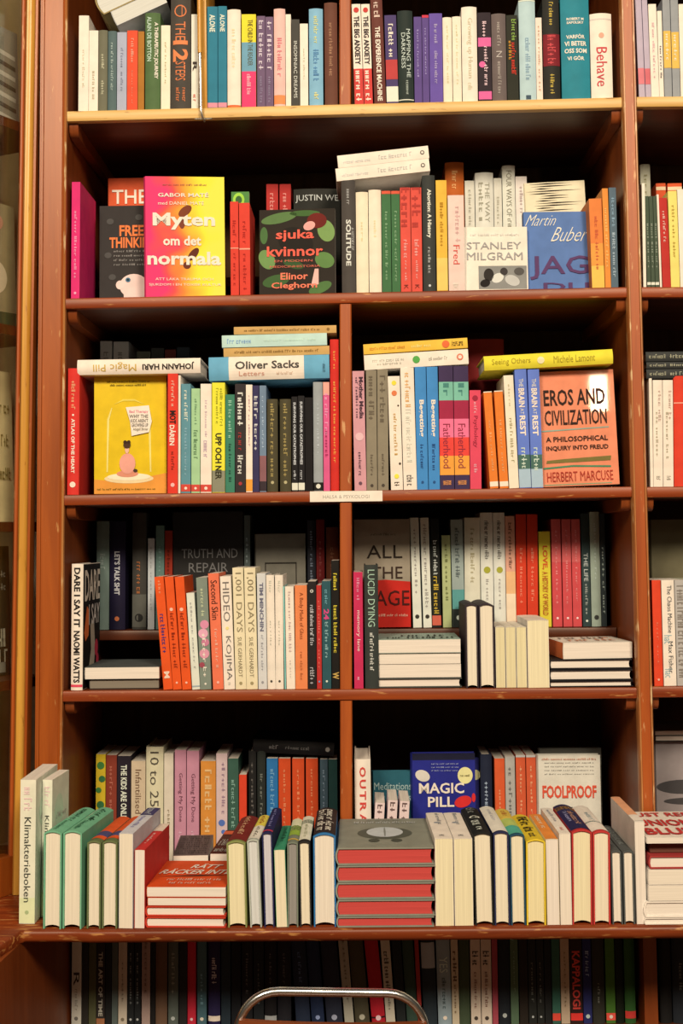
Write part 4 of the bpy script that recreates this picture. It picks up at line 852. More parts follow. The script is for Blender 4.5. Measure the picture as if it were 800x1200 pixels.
up('black hardback resting spine up, left one of two by the middle pile, fourth shelf', 545.5, 560.3, 710, '3A2E30', 'h', .168, shelf=4, Y=.006, group=UG)
up('black hardback resting spine up, right one of two, fourth shelf', 561.2, 579.5, 710, '3A2E30', 'h', .168, shelf=4, Y=.006, group=UG)
for k, (x0, x1) in enumerate(((580.5, 592), (592.5, 604.5), (605, 617))):
    up(('first', 'second', 'third')[k]+' of three short cream paperbacks resting spine up, fourth shelf', x0, x1, 735, 'EBDCB6', 'p', .165, shelf=4, Y=.012, group=UG, pages='E4CE98')
up('tall cream paperback resting spine up beside the lying black hardbacks, fourth shelf', 618, 643.3, 727, 'F0E4CC', 'p', .168, shelf=4, Y=.006, group=UG, pages='EFD9A6')
row('r4', YF, '''
764.8 775.3 680 . p DB4426 red =red paperback beside the right upright, right bay fourth shelf | M:.4:.8:.2:E87050:8;L:.94:.25:F0B090
776 791 680 . p EFE4D0 white =white paperback with dark title, right bay fourth shelf | T:.05:.5:.36:4A4A48:The Chaos Machine:.1;T:.58:.88:.36:4A4A48:Max Fisher:.1;T:.52:.6:.6:98B0A8:hac:-.1;T:.84:.92:.6:98B0A8:hac:-.1
791.6 806 680 . p B4A898 striped grey =striped grey paperback at the frame edge, right bay fourth shelf | M:.05:.95:.7:857868:24
''', 'right bay fourth shelf', 'books on the right bay fourth shelf')
b = face('dark olive cover at the back of the right bay, fourth shelf', 764, 850, 609, 730, .2, '6A6044', .02, 'h', .02, shelf='r4', rise=RISER['r4']+.001)
b.art('pale_foot', '8A8468', [(0, .36), (1, .36), (1, .44), (0, .44)])
# ------------------------------------------------------------------ counter: rear row
row(5, 0.20, '''
112 123.4 884 . p DDB82C yellow and green =yellow paperback with green splashes at the left end, counter rear | L:.1:.8:48803C;L:.22:.7:3A7040:.15;L:.32:.6:48803C:-.2;L:.45:.8:3A7040
123.8 136.6 885 . p 8A3A28 red brown | M:.1:.7:.3:B86850:12
137 153 886 . p 2A2228 black =black paperback with white capitals, counter rear left | X:.08:.62:.45:E0DCD0:THE KIDS ARE ONLINE
153.5 170.3 892 . p D2B690 beige | T:.08:.5:.42:7A5A40:Infantilised
171 191.4 875 . h E0D0A4 cream =cream hardback with large dark numerals, counter rear | T:.04:.5:.5:5A5040:10 to 25;L:.6:.3:9A8A60
192 203 883 . p DFCBAC sand | M:.5:.8:.25:A08C6C:8
204.5 218 879 . p C98892 pink =pink paperback, left one of two alike, counter rear | T:.2:.62:.4:6A3A44:Getting My Done;M:.7:.9:.25:E0B0B4:6
218.6 233.2 880 . p C98892 pink twin =pink paperback, right one of two alike, counter rear | T:.2:.62:.4:6A3A44:Getting My Done;M:.7:.9:.25:E0B0B4:6
235 252.8 892 . p D98A38 orange | T:.08:.7:.45:E8B878:CREATION
253.2 266.4 883 . p D8B8AC pink grey =pink grey paperback with blue streak, counter rear | M:.08:.55:.3:A08088:10:.15;L:.62:.6:5870A8;L:.7:.4:5870A8:.15
267 279.4 889 . p 3C5A48 green | T:.2:.85:.35:88A890:BATTLE PARANOIA
280 289 908 . p DC4428 short red
291.3 300.3 880 . h 24221F black slim =slim black hardback under the lying black book, counter rear | M:.1:.6:.3:6A6258:8;B:.6:.64:8A6A38
301.3 311.3 880 . h 2C2E28 black slim twin =black green hardback left of the blue one, counter rear | M:.2:.6:.3:787868:8
312.4 325.8 889 . p 2F6E9C blue | T:.1:.7:.35:78A8C8:Self Investment
326.4 340.6 889 . p CF4A22 orange striped =orange paperback with pale edges, first of three alike, counter rear | M:.1:.9:.2:E88858:14
342.4 356.6 889 . p CF4A22 orange striped twin =orange paperback with pale edges, middle of three alike, counter rear | M:.1:.9:.2:E88858:14
358.4 372.8 889 . p CF4A22 orange striped third =orange paperback with pale edges, last of three alike, counter rear | M:.1:.9:.2:E88858:14
375 384.2 890 . p 4A5C62 slate | M:.1:.8:.3:8898A0:10
384.8 395.5 890 . p 24423C dark green =dark green paperback beside the divider, counter rear
''', 'counter rear', 'books in the rear row on the counter', rear=True, W=.13, boost=.95)
row(5, 0.20, '''
563.5 577 884 . h 262A38 blue black =blue black hardback right of the blue facing cover, counter rear | M:.25:.6:.35:A8B0B8:9
580 592 889 . p DE5C30 orange =orange paperback left of the grey one, counter rear | M:.3:.8:.2:F0A070:8
592.4 604 886.6 . p B6AC9A grey =grey paperback between orange books, counter rear | T:.1:.7:.35:7A7468:DEPRESSION
605 616.4 885 . p D65A34 orange twin =orange paperback with grey edges, left of two, counter rear | B:.0:.02:C8C0B0;M:.1:.7:.2:F0A070:8
617.2 628.6 885 . p D65A34 orange third =orange paperback beside the white cover with red capitals, counter rear | B:.0:.02:C8C0B0;M:.1:.7:.2:F0A070:8
''', 'counter rear', 'books in the rear row on the counter', rear=True, W=.13, boost=.95)
row(5, 0.03, '''
416 435 889.5 -2 h F0E4D0 white =white hardback with red upright capitals beside the divider, counter | X:.06:.14:.4:D0483C:O;X:.16:.23:.4:D0483C:U;X:.25:.32:.4:D0483C:T;X:.34:.41:.4:D0483C:R;X:.43:.5:.4:D0483C:A;X:.52:.59:.4:D0483C:G;X:.61:.68:.4:D0483C:E
''', 'counter', 'books in the middle of the counter', W=.16)
row(5, 0.045, '''
437 448.5 941 5 p E2C4B4 pinkish white =pinkish white paperback top, left one of three, counter middle | X:.02:.3:.5:6A5048:LOVE
452 463.5 938 5 p E2C4B4 pinkish white =pinkish white paperback top, middle one of three, counter middle | X:.02:.3:.5:6A5048:LOVE
466 477.5 939 5 p E2C4B4 pinkish white =pinkish white paperback top, right one of three, counter middle | X:.02:.3:.5:6A5048:LOVE
''', 'counter middle', 'books in the middle of the counter', W=.12)
b = face('teal cover with pale lettering behind three pinkish paperbacks, counter rear', 438, 484, 905, 1040, .20, '2A5A60', .02, 'h', .03, shelf=5)
b.cover_text('Meditations', -.06+.08, .97, .8, .88, 'A8B8A8'); b.cover_text('for Mortals', .05, .95, .68, .76, 'A8B8A8')
b = face('dark blue cover with white capitals and red pill, counter rear', 484, 557.5, 884, 1040, .185, '2C2E78', .026, 'h', .03, rough=.3, shelf=5)
b.art('dark_top', '1E1E30', [(0, .94), (1, .94), (1, 1), (0, 1)])
b.cover_text('MAGIC', .1, .82, .64, .735, 'F2EAD8', .02); b.cover_text('PILL', .24, .66, .52, .61, 'F2EAD8', .02)
b.ell('white_pill', 'D8C8B0', .16, .8, .12, .05, 2, rot=-.4); b.ell('yellow_sticker', 'E8D890', .84, .8, .12, .075, 2); b.cover_text((8, 1), .76, .92, .79, .81, '6A5A30', name='sticker_print'); b.ell('red_pill', 'D8302C', .8, .565, .14, .05, 3, rot=.3); b.ell('red_pill', 'D8302C', .97, .6, .03, .04, 3)
for k in range(3): b.cover_text((18, k+2), .3, .74, .84+k*.03, .852+k*.03, 'A8A8C8', name='blurb')
b = face('second blue cover with yellow sticker edge half behind the dark blue one', 540, 562, 890, 1040, .215, '2A2A60', .02, 'h', .03, shelf=5)
b.ell('yellow_sticker', 'D8C888', .82, .84, .25, .05)
b = face('cream cover with bold red capitals, counter rear right', 632, 704.5, 886.5, 1040, .19, 'DDCFB4', .03, 'h', .04, -.03, shelf=5)
b.cover_text('FOOLPROOF', .06, .93, .6, .72, 'DC5236', .03); b.cover_text('WHY WE FALL FOR', .26, .76, .47, .52, '4A443A', .02); b.art('dark_line', '4A443A', [(.3, .42), (.7, .42), (.7, .45), (.3, .45)])
for k in range(4): b.cover_text((24, k+2), .1, .9, .82+k*.035, .83+k*.035, '8A8070', name='blurb')
b.cover_text((30, 9), .06, .94, .955, .975, 'D89878', name='blurb')
b = face('grey cover top behind the cream cover with red capitals', 634, 706, 878, 1040, .235, '6A6456', .02, 'h', .03, shelf=5)
q = flat('hardcover_book', 'black book lying across the top of the dark rear row, counter', 296, 391, 868, 884, .2, '1E1C1B', 'h', 'flat', .13, .06, group='books in the rear row on the counter', dec='M:.2:.32:.3:787068:3;M:.4:.7:.25:6A645C:10;L:.92:.35:A8A090')
# ------------------------------------------------------------------ counter: front row
YK = CY+.02
KB = row(5, -.205, '''
23 41.6 914 . p E4E2B4 pale green and pink =pale green and pink paperback at the far left end of the counter | T:.26:.85:.42:38382C:Klimakterieboken;M:.05:.22:.5:E8C0B0:5;B:.82:.995:DCE0A0;L:.92:.25:A8B078
''', 'counter', 'pale green and pink books on the counter', W=.165) + row(5, -.165, '''
48.8 61 914 . p E4E2B4 pale green and pink twin =pale green and pink paperback half hidden behind the green hardbacks, counter | T:.26:.85:.42:38382C:Klimakterieboken;M:.05:.22:.5:E8C0B0:5;B:.82:.995:DCE0A0;L:.92:.25:A8B078
''', 'counter', 'pale green and pink books on the counter', W=.105)
KB[0].root.rotation_euler.z = -.0
KB[1].root.rotation_euler.z = -.06
for b in KB:
    b.ell('pink_cloud', 'EACFC0', .5, .4, .3, .16); b.ell('green_cloud', 'D4DCB0', .4, .75, .25, .12); b.cover_text((10, 2), .2, .8, .7, .74, 'C8A898')
UC = 'books resting spine upward on the counter'
up('green hardback resting spine up, left one of two, counter', 50.5, 72.3, 977, '74AA7E', 'h', .2, .085, dec='M:.1:.6:.3:2A4A34:10:.15;M:.1:.5:.2:C8D0A8:8:-.2;M:.6:.95:.25:2A5A3C:10', group=UC)
up('green hardback resting spine up, right one of two, counter', 73.2, 96, 977, '74AA7E', 'h', .2, .085, dec='M:.1:.6:.3:2A4A34:10:.15;M:.1:.5:.2:C8D0A8:8:-.2;M:.6:.95:.25:2A5A3C:10', group=UC)
up('olive hardback with orange spine resting spine up, left one of two, counter', 101.5, 118.4, 988, '6A7044', 'h', .2, .075, dec='B:.0:.62:DC5828;B:.62:.8:504A68;B:.8:.9:DC5828', group=UC)
up('olive hardback with orange spine resting spine up, right one of two, counter', 119.2, 137.6, 988, '6A7044', 'h', .2, .075, dec='B:.0:.62:DC5828;B:.62:.8:504A68;B:.8:.9:DC5828', group=UC)
up('thick lavender white paperback resting spine up right of the olive pair, counter', 139, 156, 977, 'CFC4DC', 'p', .215, .068, dec='B:.0:.3:4A4060;M:.02:.28:.6:C8C0D8:10;M:.35:.8:.3:8A80A0:10', group=UC)
up('red paperback with cream pages resting spine up beside the orange pile, counter', 157.2, 170, 996, 'C8342C', 'p', .205, .06, dec='B:.0:.3:E8C8A8;M:.4:.8:.3:F0C0A8:10', group=UC, pages='F8E8C4')
g = 'orange-covered books in the counter pile'
q = None
for k, (ya, yb, kd, c) in enumerate(((1074.5, 1086.5, 'h', 'C83A24'), (1062, 1074.5, 'h', 'C83A24'), (1051.8, 1062, 'p', 'D8502C'), (1039, 1051.8, 'p', 'DC5020'))):
    q = flat('hardcover_book' if kd == 'h' else 'paperback_book', ('lowest book of the orange pile on the counter, red edges', 'second book from the bottom of the orange pile, red edges', 'third book of the orange pile, thin with red edge', 'topmost book of the pile, orange cover with white capitals')[k],
             (171.5, 171.5, 172.5, 171.5)[k], 264.5, ya, yb, CY+.012, c, kd, 'head', .185, yaw=-.045, z=ZC if q is None else q.top, group=g, pages='F8E4C0')
q.cover_text('RÄTT', .42, .8, .66, .84, 'F4E4D0', .02, slant=.3); q.cover_text('RÄCKER INTE', .06, .98, .44, .64, 'F4E4D0', .02, slant=.3); q.art('dark_stroke', '4A2A20', [(.02, .36), (.6, .38), (.98, .42), (.6, .43)], 2)
q.cover_text((18, 3), .2, .9, .2, .28, 'F0C0A0', name='subtitle'); q.cover_text((14, 4), .25, .8, .08, .15, 'F0C0A0', name='subtitle')
zq = ZC
q = flat('paperback_book', 'grey patterned book lying behind the orange pile, counter', 203, 244, 1002, 1060, -.035, '6A564E', 'p', 'head', .17, z=ZC, yaw=.05, group='books lying behind the orange pile')
for k in range(9): q.cover_text((12, k), .05, .95, .05+.1*k, .1+.1*k, '3A302C', name='pattern_line')
q = flat('paperback_book', 'dark brown book with pale marks lying behind the orange pile, counter', 246, 268, 1000, 1060, -.035, '54281E', 'p', 'head', .2, z=ZC, yaw=-.05, group='books lying behind the orange pile')
q.art('orange_strip', 'D86038', [(.0, .8), (1, .8), (1, .95), (0, .95)]); q.cover_text((8, 2), .15, .85, .3, .55, 'C8B8A0', name='title'); q.cover_text((8, 5), .15, .85, .05, .2, 'C8B8A0', name='title')
for a in (
    ('olive hardback with red brown spine resting spine up right of orange pile', 266, 288.6, 989, '8A8A4C', 'h', .205, .035, -2, 'B:.0:.95:7A2C24;M:.05:.8:.3:E0A878:14', 'EED8A4'),
    ('grey-edged hardback with yellow and white spine resting spine up, counter', 291, 305, 986, 'B8B49C', 'h', .2, .035, -4, 'B:.0:.45:E4C84C;B:.45:.95:E8DCC8;M:.05:.4:.4:A83828:8;M:.5:.9:.3:605848:8', 'D8CEC8'),
    ('navy hardback with red line resting spine up, counter', 308, 320.4, 977.5, '2A2A4A', 'h', .21, .02, -3, 'B:.9:.94:C83848;M:.1:.8:.3:9088B0:12', 'D4C6C4'),
    ('slim bright green paperback resting spine up, counter', 322, 335.6, 996, '3E8C62', 'p', .19, .018, -3, 'M:.1:.7:.4:245A40:10', 'F4E2AC'),
    ('grey-paged hardback with yellow green spine resting spine up, counter', 336.4, 349.4, 989, '7A7C64', 'h', .19, 0, 0, 'B:.0:.5:E0DCA8;B:.3:.7:98B040;B:.85:.9:D0A848', '988C7C'),
    ('cream-spined hardback with black boards resting spine up, counter', 350.2, 364.4, 988, '2C2A26', 'h', .205, 0, -2, 'B:.0:.93:E4DEB4;B:.15:.3:A8B088;M:.35:.85:.3:B8B088:12', 'F6E4B0'),
    ('thick blue hardback with black spine and white capitals resting spine up', 367, 393.6, 980.6, '35709A', 'h', .215, .0, -1, 'B:.0:.97:342A26;X:.08:.5:.36:E8DCC8:WHO CAN:.2;X:.08:.5:.36:E8DCC8:FIND IT:-.2;X:.55:.9:.36:E8DCC8:MAKE IT:.2;X:.55:.9:.36:E8DCC8:HEARD:-.2', 'FBEAB8')):
    up(a[0], a[1], a[2], a[3], a[4], a[5], a[6], a[7], a[8], dec=a[9], pages=a[10], group=UC)
# grey books with red edges
g = 'grey books with red page edges'
q = None
for k, (ya, yb) in enumerate(((1074, 1093.5), (1054, 1074), (1034, 1054), (1014, 1034), (993, 1014))):
    q = flat('hardcover_book', ('lowest', 'second', 'middle', 'fourth', 'topmost')[k]+' grey hardback with red edges in the pile of five, counter', 396+(.6 if k % 2 else 0), 508.5+(.8 if k % 2 else 0), ya, yb, CY+.006, '8C8670', 'h', 'head', .235,
             z=ZC if q is None else q.top, group=g, pages='CC4A40')
q.ell('brain_image', 'C4C0B4', .5, .5, .2, .17, 2); q.ell('image_shadow', '5A5848', .5, .47, .3, .2, 1); q.ell('brain_fold', '8A8678', .5, .5, .01, .16, 3); q.ell('image_stem', '4E4C3E', .38, .22, .06, .05, 2); q.ell('image_stem', '4E4C3E', .62, .22, .06, .05, 2)
q.cover_text((26, 4), .16, .86, .8, .86, 'D0CABC', name='title'); q.cover_text((12, 4), .3, .7, .9, .94, 'A8A290', name='author_line')
for a in (
    ('thick cream paperback resting spine up, left one of two beside grey pile', 509.6, 531.4, 983, 'EFE0C4', 'p', .215, -.02, 0, 'M:.05:.5:.24:98948C:9:.1;L:.42:.3:8A8A88:-.1;T:.88:.93:.4:6A645C:NNB', 'F3DCA6'),
    ('thick cream paperback resting spine up, right one beside black hardback', 532, 554.2, 983, 'EFE0C4', 'p', .215, -.02, 0, 'M:.05:.5:.24:98948C:9:.1;L:.42:.3:8A8A88:-.1;T:.88:.93:.4:6A645C:NNB', 'F3DCA6'),
    ('black hardback with white capitals on the spine resting spine up, counter', 555.2, 577.6, 979, '24231F', 'h', .215, -.02, -3, 'X:.05:.25:.5:8A8678:BESS;L:.42:.6:E0DCD0;L:.42:.4:24231F;X:.55:.72:.6:D8D4C8:KATE;X:.8:.92:.4:D8D4C8:II', 'F6E2B0'),
    ('navy-edged hardback with white spine resting spine up, counter', 578.4, 597, 977.5, '2E3048', 'h', .215, -.02, -2, 'B:.0:.96:E8DCD0;M:.15:.6:.25:C0B4A8:12', 'F6E2B0'),
    ('teal-edged hardback with yellow to green spine resting spine up, counter', 597.6, 615.6, 980, '2A4A58', 'h', .21, -.02, -2, 'B:.0:.4:E0B84C;B:.4:.68:B8C060;B:.68:.97:58A888;M:.1:.3:.4:C87838:6', 'F4DFAC'),
    ('thick yellow hardback with black capitals on spine resting spine up, counter', 616.4, 639.4, 987, 'E4BC30', 'h', .205, -.015, -1, 'X:.1:.28:.55:3A301C:THE;X:.32:.5:.55:3A301C:TWO;X:.54:.72:.55:3A301C:TEST;M:.78:.92:.4:5A4A20:4', 'EED69C'),
    ('orange and white paperback resting spine up right of the yellow one', 640, 655, 984, 'F0D2A8', 'p', .205, -.01, -2, 'B:.0:.99:E88838;M:.1:.6:.4:F4D0A0:8', 'FAE6BC'),
    ('white paperback with grey print resting spine up left of the navy one', 655.6, 669.4, 977, 'F2E8DA', 'p', .215, -.01, -2, 'M:.1:.6:.3:A8A098:10;M:.8:.9:.3:C86858:3', 'F8E4B8'),
    ('thick red-edged hardback with navy spine resting spine up, counter', 670, 694, 976, 'BC3630', 'h', .215, -.005, -1, 'B:.0:.95:2C2848;B:.08:.2:D89848;M:.3:.8:.3:C89070:12:.1;M:.3:.7:.2:A8A0B8:9:-.2', 'F4DDA4'),
    ('red-edged hardback with white spine resting spine up, counter', 694.6, 715, 977, 'C43A34', 'h', .215, 0, -1, 'B:.0:.95:F0E4D4;M:.3:.6:.3:98A098:9;B:.62:.66:88A090', 'F6E2B0'),
    ('slim grey hardback resting spine up, left one of two, counter right', 716.4, 729, 999, '54544C', 'h', .2, 0, 0, 'M:.1:.8:.6:88887C:16', 'F4E4B8'),
    ('slim grey hardback resting spine up, right one of two, counter right', 730, 743.4, 999, '54544C', 'h', .2, 0, 0, 'M:.1:.8:.6:88887C:16', 'F4E4B8'),
    ('tall white book with orange and navy edges standing beside the right pile', 744.4, 756.4, 963, 'EBDDD4', 'p', .215, 0, 0, 'B:.0:.75:E8A070;B:.75:.98:F0D8C0', 'F0DCD0')):
    up(a[0], a[1], a[2], a[3], a[4], a[5], a[6], a[7], a[8], dec=a[9], pages=a[10], group=UC)
g = 'books in the pile at the right frame edge'
q = None
for k, (x0, x1, ya, yb, kd, c, lab, pg) in enumerate((
    (756, 862, 1075.5, 1094.5, 'h', 'F0E8DC', 'white rounded hardback at the bottom of the right edge pile, counter', 'F6E6C0'),
    (757, 862, 1056, 1075.5, 'h', 'F0E8DC', 'white rounded hardback second from bottom of the right edge pile, counter', 'F6E6C0'),
    (759.5, 862, 1037, 1056, 'p', 'F0E0C0', 'thick cream-paged paperback in the middle of the right edge pile, lower', 'F6E4B8'),
    (759.5, 862, 1018.5, 1037, 'p', 'F0E0C0', 'thick cream-paged paperback in the middle of the right edge pile, upper', 'F6E4B8'),
    (762, 862, 1002.5, 1018.5, 'h', 'A83A34', 'red hardback with cream pages in the right edge pile, counter', 'F6E6C0'),
    (761, 862, 985.5, 1002.5, 'p', '5A2A1E', 'dark paperback with orange cover second from top of the right pile', '6A4030'),
    (757.5, 862, 981, 985.5, 'p', 'F0E4D4', 'white book with red capitals on top of the right edge pile', 'F0E4CC'))):
    q = flat(NM[kd][0], lab, x0, x1, ya, yb, CY+.008+(.02 if k == 5 else 0), c, kd, 'head', .2 if k < 6 else .215, z=ZC if q is None else q.top, group=g, pages=pg)
    if k == 5: q.art('orange_panel', 'D8602C', [(.0, .0), (.6, .0), (.6, .3), (0, .3)])
q.cover_text('JUST RED', .04, .8, .72, .92, 'C83A34', .02); q.cover_text('UNION', .04, .7, .4, .64, 'C83A34', .03); q.cover_text('BLUE', .04, .6, .08, .32, 'C83A34', .03)
b = face('pale pinkish cover standing at the back of the right bay, counter', 770, 850, 870, 1040, .2, '9A8A80', .02, 'h', .03, shelf=5)
b.ell('dark_cloud', '4A4440', .4, .62, .4, .06); b.ell('dark_cloud', '4A4440', .5, .5, .4, .03); b.art('maroon_shape', '6A2028', [(.2, .3), (.9, .55), (.9, .3)])
for k, (ya, yb) in enumerate(((862, 868), (856, 861.5))):
    flat('paperback_book', ('lower', 'upper')[k]+' grey book lying on the pinkish cover in the right bay', 768-k, 850, ya, yb, .19, '8A8474', 'p', 'head', .15, z=None, group='grey books in the right bay')
# ------------------------------------------------------------------ lower shelf
YL = YB+.012
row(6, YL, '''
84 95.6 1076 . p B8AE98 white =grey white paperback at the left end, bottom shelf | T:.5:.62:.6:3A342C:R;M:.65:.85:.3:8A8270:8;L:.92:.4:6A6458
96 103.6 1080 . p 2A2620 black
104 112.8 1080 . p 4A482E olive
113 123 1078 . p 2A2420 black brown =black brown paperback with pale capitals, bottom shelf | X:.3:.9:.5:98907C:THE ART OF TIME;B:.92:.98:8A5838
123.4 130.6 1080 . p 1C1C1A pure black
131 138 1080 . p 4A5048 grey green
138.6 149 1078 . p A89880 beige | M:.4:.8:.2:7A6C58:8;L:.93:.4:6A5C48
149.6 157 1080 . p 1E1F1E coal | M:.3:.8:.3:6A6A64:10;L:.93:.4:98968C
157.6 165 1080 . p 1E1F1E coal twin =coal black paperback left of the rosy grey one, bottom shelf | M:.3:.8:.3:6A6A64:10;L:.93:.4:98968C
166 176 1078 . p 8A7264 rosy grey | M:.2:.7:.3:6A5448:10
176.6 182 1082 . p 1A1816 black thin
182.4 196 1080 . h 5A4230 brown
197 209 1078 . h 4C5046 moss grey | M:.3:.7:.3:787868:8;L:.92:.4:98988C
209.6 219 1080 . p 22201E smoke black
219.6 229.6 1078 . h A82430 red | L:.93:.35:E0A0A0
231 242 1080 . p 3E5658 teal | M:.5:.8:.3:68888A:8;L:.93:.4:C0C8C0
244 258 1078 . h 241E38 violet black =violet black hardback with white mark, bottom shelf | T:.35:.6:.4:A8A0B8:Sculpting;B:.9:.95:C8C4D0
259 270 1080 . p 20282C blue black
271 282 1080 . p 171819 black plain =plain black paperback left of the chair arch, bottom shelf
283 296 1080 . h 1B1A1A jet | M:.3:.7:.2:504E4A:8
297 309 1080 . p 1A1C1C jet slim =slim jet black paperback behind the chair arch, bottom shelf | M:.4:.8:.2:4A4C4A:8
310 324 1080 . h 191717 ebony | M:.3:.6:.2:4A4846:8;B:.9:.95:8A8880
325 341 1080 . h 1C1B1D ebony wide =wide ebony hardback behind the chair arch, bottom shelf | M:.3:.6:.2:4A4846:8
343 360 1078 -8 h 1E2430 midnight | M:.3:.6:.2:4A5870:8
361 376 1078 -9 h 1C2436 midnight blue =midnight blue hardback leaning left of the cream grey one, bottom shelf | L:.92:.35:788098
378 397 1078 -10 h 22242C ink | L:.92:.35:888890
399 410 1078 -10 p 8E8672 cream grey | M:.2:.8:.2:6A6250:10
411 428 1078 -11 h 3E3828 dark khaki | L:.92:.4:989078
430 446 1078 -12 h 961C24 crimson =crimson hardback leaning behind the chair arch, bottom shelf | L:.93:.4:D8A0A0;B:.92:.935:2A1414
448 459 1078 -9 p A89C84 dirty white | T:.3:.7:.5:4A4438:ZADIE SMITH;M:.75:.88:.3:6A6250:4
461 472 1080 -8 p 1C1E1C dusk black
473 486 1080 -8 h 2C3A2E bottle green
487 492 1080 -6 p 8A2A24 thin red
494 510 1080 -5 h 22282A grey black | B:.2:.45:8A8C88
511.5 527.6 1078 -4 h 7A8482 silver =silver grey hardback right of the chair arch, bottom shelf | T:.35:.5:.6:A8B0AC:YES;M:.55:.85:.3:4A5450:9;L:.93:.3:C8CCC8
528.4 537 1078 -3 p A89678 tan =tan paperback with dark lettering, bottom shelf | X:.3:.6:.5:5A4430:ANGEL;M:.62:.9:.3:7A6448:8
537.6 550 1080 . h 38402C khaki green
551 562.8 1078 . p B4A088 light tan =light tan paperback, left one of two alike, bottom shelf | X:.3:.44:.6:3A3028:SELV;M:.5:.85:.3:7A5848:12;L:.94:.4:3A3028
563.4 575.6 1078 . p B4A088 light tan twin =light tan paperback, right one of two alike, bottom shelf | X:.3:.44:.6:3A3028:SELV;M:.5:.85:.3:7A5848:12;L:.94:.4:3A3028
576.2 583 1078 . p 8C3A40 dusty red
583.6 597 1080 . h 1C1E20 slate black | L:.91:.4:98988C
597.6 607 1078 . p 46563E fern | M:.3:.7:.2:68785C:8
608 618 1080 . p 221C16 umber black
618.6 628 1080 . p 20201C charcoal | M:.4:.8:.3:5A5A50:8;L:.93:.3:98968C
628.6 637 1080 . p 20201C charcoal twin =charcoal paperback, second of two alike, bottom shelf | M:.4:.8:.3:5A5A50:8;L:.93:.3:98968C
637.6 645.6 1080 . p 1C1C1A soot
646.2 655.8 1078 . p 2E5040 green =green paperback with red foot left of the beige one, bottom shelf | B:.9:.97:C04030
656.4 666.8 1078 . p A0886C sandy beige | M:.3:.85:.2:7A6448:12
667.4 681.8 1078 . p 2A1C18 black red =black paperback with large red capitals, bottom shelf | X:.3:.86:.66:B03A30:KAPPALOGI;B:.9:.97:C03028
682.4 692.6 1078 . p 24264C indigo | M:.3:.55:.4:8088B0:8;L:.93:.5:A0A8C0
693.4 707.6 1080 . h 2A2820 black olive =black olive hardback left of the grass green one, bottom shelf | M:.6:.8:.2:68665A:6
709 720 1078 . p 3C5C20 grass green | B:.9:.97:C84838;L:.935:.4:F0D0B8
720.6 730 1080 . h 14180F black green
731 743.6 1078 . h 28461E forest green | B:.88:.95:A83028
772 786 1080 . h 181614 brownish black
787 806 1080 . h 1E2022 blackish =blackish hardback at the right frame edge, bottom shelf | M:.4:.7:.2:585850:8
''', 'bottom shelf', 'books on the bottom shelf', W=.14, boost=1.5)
# ------------------------------------------------------------------ small things on the case
z3 = ZS[3]
P0, P1 = at(363, 584, -.001), at(448, 584, -.001)
lb = thing('shelf_label', 'cream paper label with grey capitals on the third shelf edge', 'label', ((P0.x+P1.x)/2, -.0006, z3((P0.x+P1.x)/2)-.0006), (0, 0.0, 0))
lw = P1.x-P0.x
MB().box(-lw/2, lw/2, -.0012, 0, -.0195, .0).build('card', mat('F6E8CC'), lb)
vs, fs = text_mesh('HÄLSA & PSYKOLOGI', 0)
me = bpy.data.meshes.new('lettering'); me.from_pydata([(-lw*.32+x*lw*.64, -.0017, -.0135+y*.0075) for x, y in vs], [], fs); me.materials.append(mat('A89C88'))
o = bpy.data.objects.new('lettering', me); COL.objects.link(o); o.parent = lb
# pale batten and hanging hook on the top shelf
zt = ZS[1](at(238, 120, 0).x)
Pb = at(239.2, 100, .004)
bt = thing('wooden_batten', 'pale wooden batten standing between the white and teal books, top shelf', 'batten', (Pb.x, .004, zt+.0003))
wb = at(242.2, 100, .004).x-at(236, 100, .004).x
MB().box(-wb/2, wb/2, 0, .16, 0, .37).build('board', W_GOLD, bt, bevel=.0008)
Ph = at(235.2, 100, -.012)
hk = thing('hanging_hook', 'thin steel rod with wooden handle hanging in front of the pale batten', 'hook', (Ph.x, -.012, zt-.012))
hz = at(236, 62, -.012).z-(zt-.012)
MB().tube([(0, 0, .002), (-.0005, 0, .06), (-.001, 0, hz+.01)], .0022, 10).build('rod', mat('D0C4B0', 1, .25, .8), hk, 1.2)
MB().tube([(0, 0, .003), (.0015, 0, -.006), (.003, .004, -.0105), (.004, .02, -.0115)], .002, 8).build('hook_end', mat('B8AC98', 1, .3, .8), hk, 1.2)
MB().tube([(-.012, .005, -.0115), (.020, .005, -.0115)], .0012, 8).build('cross_pin', mat('8A8070', 1, .3, .8), hk, 1.2)
MB().tube([(-.001, 0, hz), (-.0012, 0, hz+.004), (-.0014, 0, .38)], .0042, 12).build('wooden_handle', W_GOLD, hk, 1.2)
# ------------------------------------------------------------------ chair
YS = -.40
C0, C1 = at(281, 1196, YS), at(502, 1196, YS)
xc = (C0.x+C1.x)/2; wd = (C1.x-C0.x)/2; zt = at(400, 1157.5, YS).z
CH = thing('chair', 'small chair with bent chrome tube back and brown wooden backrest before the counter', 'chair', (xc-zt*math.sin(math.radians(2.9)), YS, 0), (0, math.radians(2.9), math.radians(5)))
chrome = mat('D8CCB8', 1.0, .24, 1.0)
r = .0068
def arch():
    P = []
    rc = .062
    for i in range(9):
        a = math.pi-math.pi/2*i/8
        P.append((-wd+rc+rc*math.cos(a), 0, zt-r-rc+rc*math.sin(a)))
    for i in range(9):
        a = math.pi/2-math.pi/2*i/8
        P.append((wd-rc+rc*math.cos(a), 0, zt-r-rc+rc*math.sin(a)))
    return P
A = arch()
path = [(-wd-.03, .10, .012), (-wd-.012, .04, .30), (-wd-.003, .01, .5)]+A+[(wd+.003, .01, .5), (wd+.012, .04, .30), (wd+.03, .10, .012)]
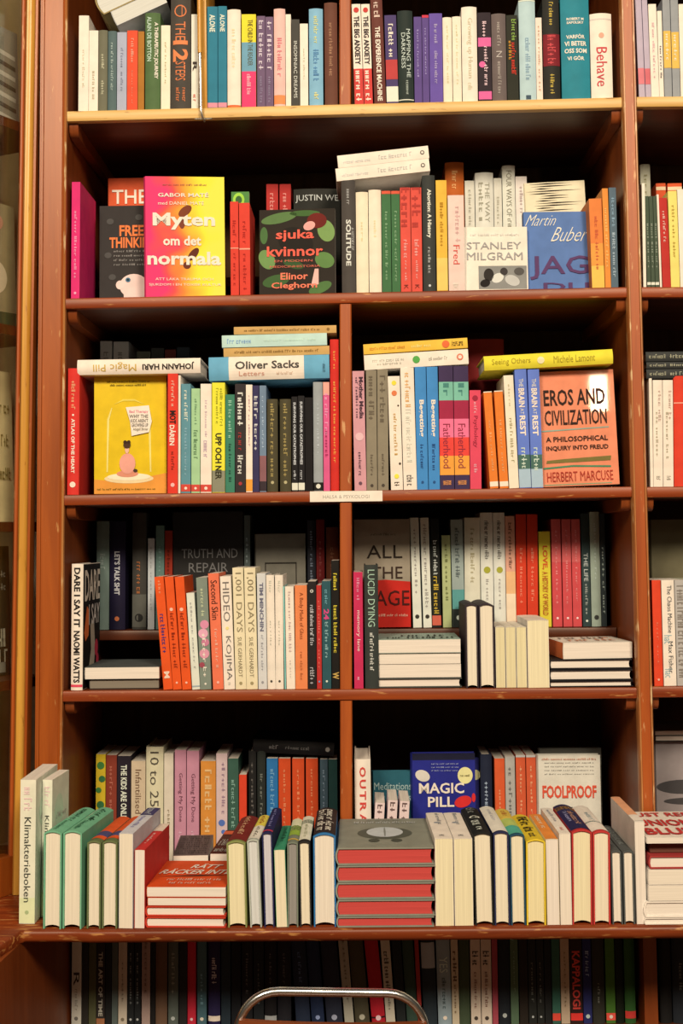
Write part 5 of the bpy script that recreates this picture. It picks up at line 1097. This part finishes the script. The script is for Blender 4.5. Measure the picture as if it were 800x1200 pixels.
MB().tube(path, r, 16).build('frame_tube', chrome, CH, 1.2)
for sx in (-1, 1):
    MB().tube([(sx*(wd-.004), -.005, .44), (sx*(wd-.006), -.20, .445), (sx*(wd-.006), -.31, .44), (sx*(wd-.002), -.335, .41), (sx*(wd+.01), -.36, .012)], r, 14).build('front_leg', chrome, CH, 1.2)
    for yy in (.10, -.36):
        MB().tube([(sx*(wd+(.03 if yy > 0 else .01)), yy, 0.0), (sx*(wd+(.03 if yy > 0 else .01)), yy, .03)], .0095, 12).build('rubber_foot', mat('2A2622'), CH, 1.2)
n = 10; mb = MB()
for k in range(n):
    a0, a1 = -1+2*k/n, -1+2*(k+1)/n
    f0, f1 = -.012+.012*a0*a0-.010, -.012+.012*a1*a1-.010
    hw = wd-.001
    mb.poly_prism([(a0*hw, f0), (a1*hw, f1), (a1*hw, f1+.009), (a0*hw, f0+.009)], zt-.185, zt-.047, lambda a, b, z: (a, b-.004, z))
mb.build('backrest', W_CHAIR, CH, .6)
MB().poly_prism([(-wd+.002, -.33), (-wd+.02, -.35), (wd-.02, -.35), (wd-.002, -.33), (wd-.012, .0), (-wd+.012, .0)], .4525, .4645, lambda a, b, z: (a, b, z)).build('seat', W_CHAIR, CH, .4)
# ------------------------------------------------------------------ what stands behind the glass at the left
def cab(name, label, px0, px1, yt, color, T=.03, d=.09, kind='h', pages='E8D8B0', s0=-.085):
    """a book facing out behind the glass, front d behind it"""
    zt = at((px0+px1)/2, yt, .0).z
    best = min((z for z in (at(10, yy, 0.05).z for yy in (150, 386, 612, 795)) if z < zt), key=lambda z: zt-z)
    sm = (.0); W = .16; q = G0(zt)+dv*(s0+W/2)+nv*(d+T)
    yaw = math.atan2(dv.y, dv.x)+math.pi
    b = Book(NM[kind][0], label, T, W, zt-best, 'face', color, kind, pages, 1.2, 'books in the glazed cabinet', loc=(q.x-nv.x*T, q.y-nv.y*T, best+.0016), rot=(-.02, 0, yaw))
    return b
b = cab('book', 'black book with grey lettering behind the left cabinet glass', 0, 18, 641, '26241F')
for k, (tx, u0, v) in enumerate((('AGENDA', .62, .76), ('BUDGET', .62, .66))): b.cover_text(tx, u0, .93, v, v+.05, 'A8A498')
b.cover_text((9, 3), .3, .95, .22, .36, 'C8C0B0', name='white_print'); b.cover_text((7, 6), .35, .95, .1, .2, 'C8C0B0', name='white_print')
b.art('grey_block', '8A867C', [(.3, .1), (.9, .1), (.9, .02), (.3, .02)]); b.art('grey_bar', '6A685F', [(.5, .9), (.8, .9), (.8, .86), (.5, .86)])
b = cab('book', 'cream book with rows of small marks behind the left cabinet glass', 0, 16, 428, 'E0D098')
for k in range(3): b.cover_text((16, k), .1, .95, .28+k*.22, .36+k*.22, '8A7A48', name='print_line')
b = cab('book', 'grey streaky book behind the left cabinet glass near the top', 8, 26, 12, '8A8478')
for k in range(8): b.art('grey_streak', 'C0B8AC' if k % 2 else '4A463E', [(.1, .1+.1*k), (.95, .02+.1*k), (.95, .06+.1*k), (.1, .15+.1*k)])
b = cab('book', 'beige book with pale round figure behind the left cabinet glass', 4, 20, 225, '9A8C6C')
b.ell('pale_figure', 'D8C4A8', .6, .42, .25, .14); b.ell('pink_figure', 'C89078', .6, .85, .2, .08); b.art('green_foot', '3A4A34', [(0, 0), (1, 0), (1, .16), (0, .14)])
# pieces of a part go under that part
UNDER = {'pig_snout': 'pig_figure', 'pig_eye': 'pig_figure', 'pig_leg': 'pig_figure', 'girl_head': 'girl_back', 'girl_skirt': 'girl_back', 'girl_neck': 'girl_back', 'girl_foot': 'girl_back',
         'hair_bun': 'girl_back', 'sticker_print': 'yellow_sticker', 'brain_fold': 'brain_image', 'image_stem': 'brain_image', 'photo_figure': 'photo', 'lettering': 'card', 'rubber_foot': 'frame_tube',
         'dome_base_top': 'dome_base', 'dark_circle': 'green_circle', 'face': 'red_hair', 'hook_end': 'rod', 'cross_pin': 'rod'}
for o in list(S.objects):
    base = o.name.split('.')[0]
    if o.parent and base in UNDER and 'category' in o.parent:
        q = [c for c in o.parent.children if c.name.split('.')[0] == UNDER[base]]
        if q: o.parent = q[0]
if len(set(LABELS)) != len(LABELS):
    from collections import Counter
    print('SAME', [k for k, v in Counter(LABELS).items() if v > 1])
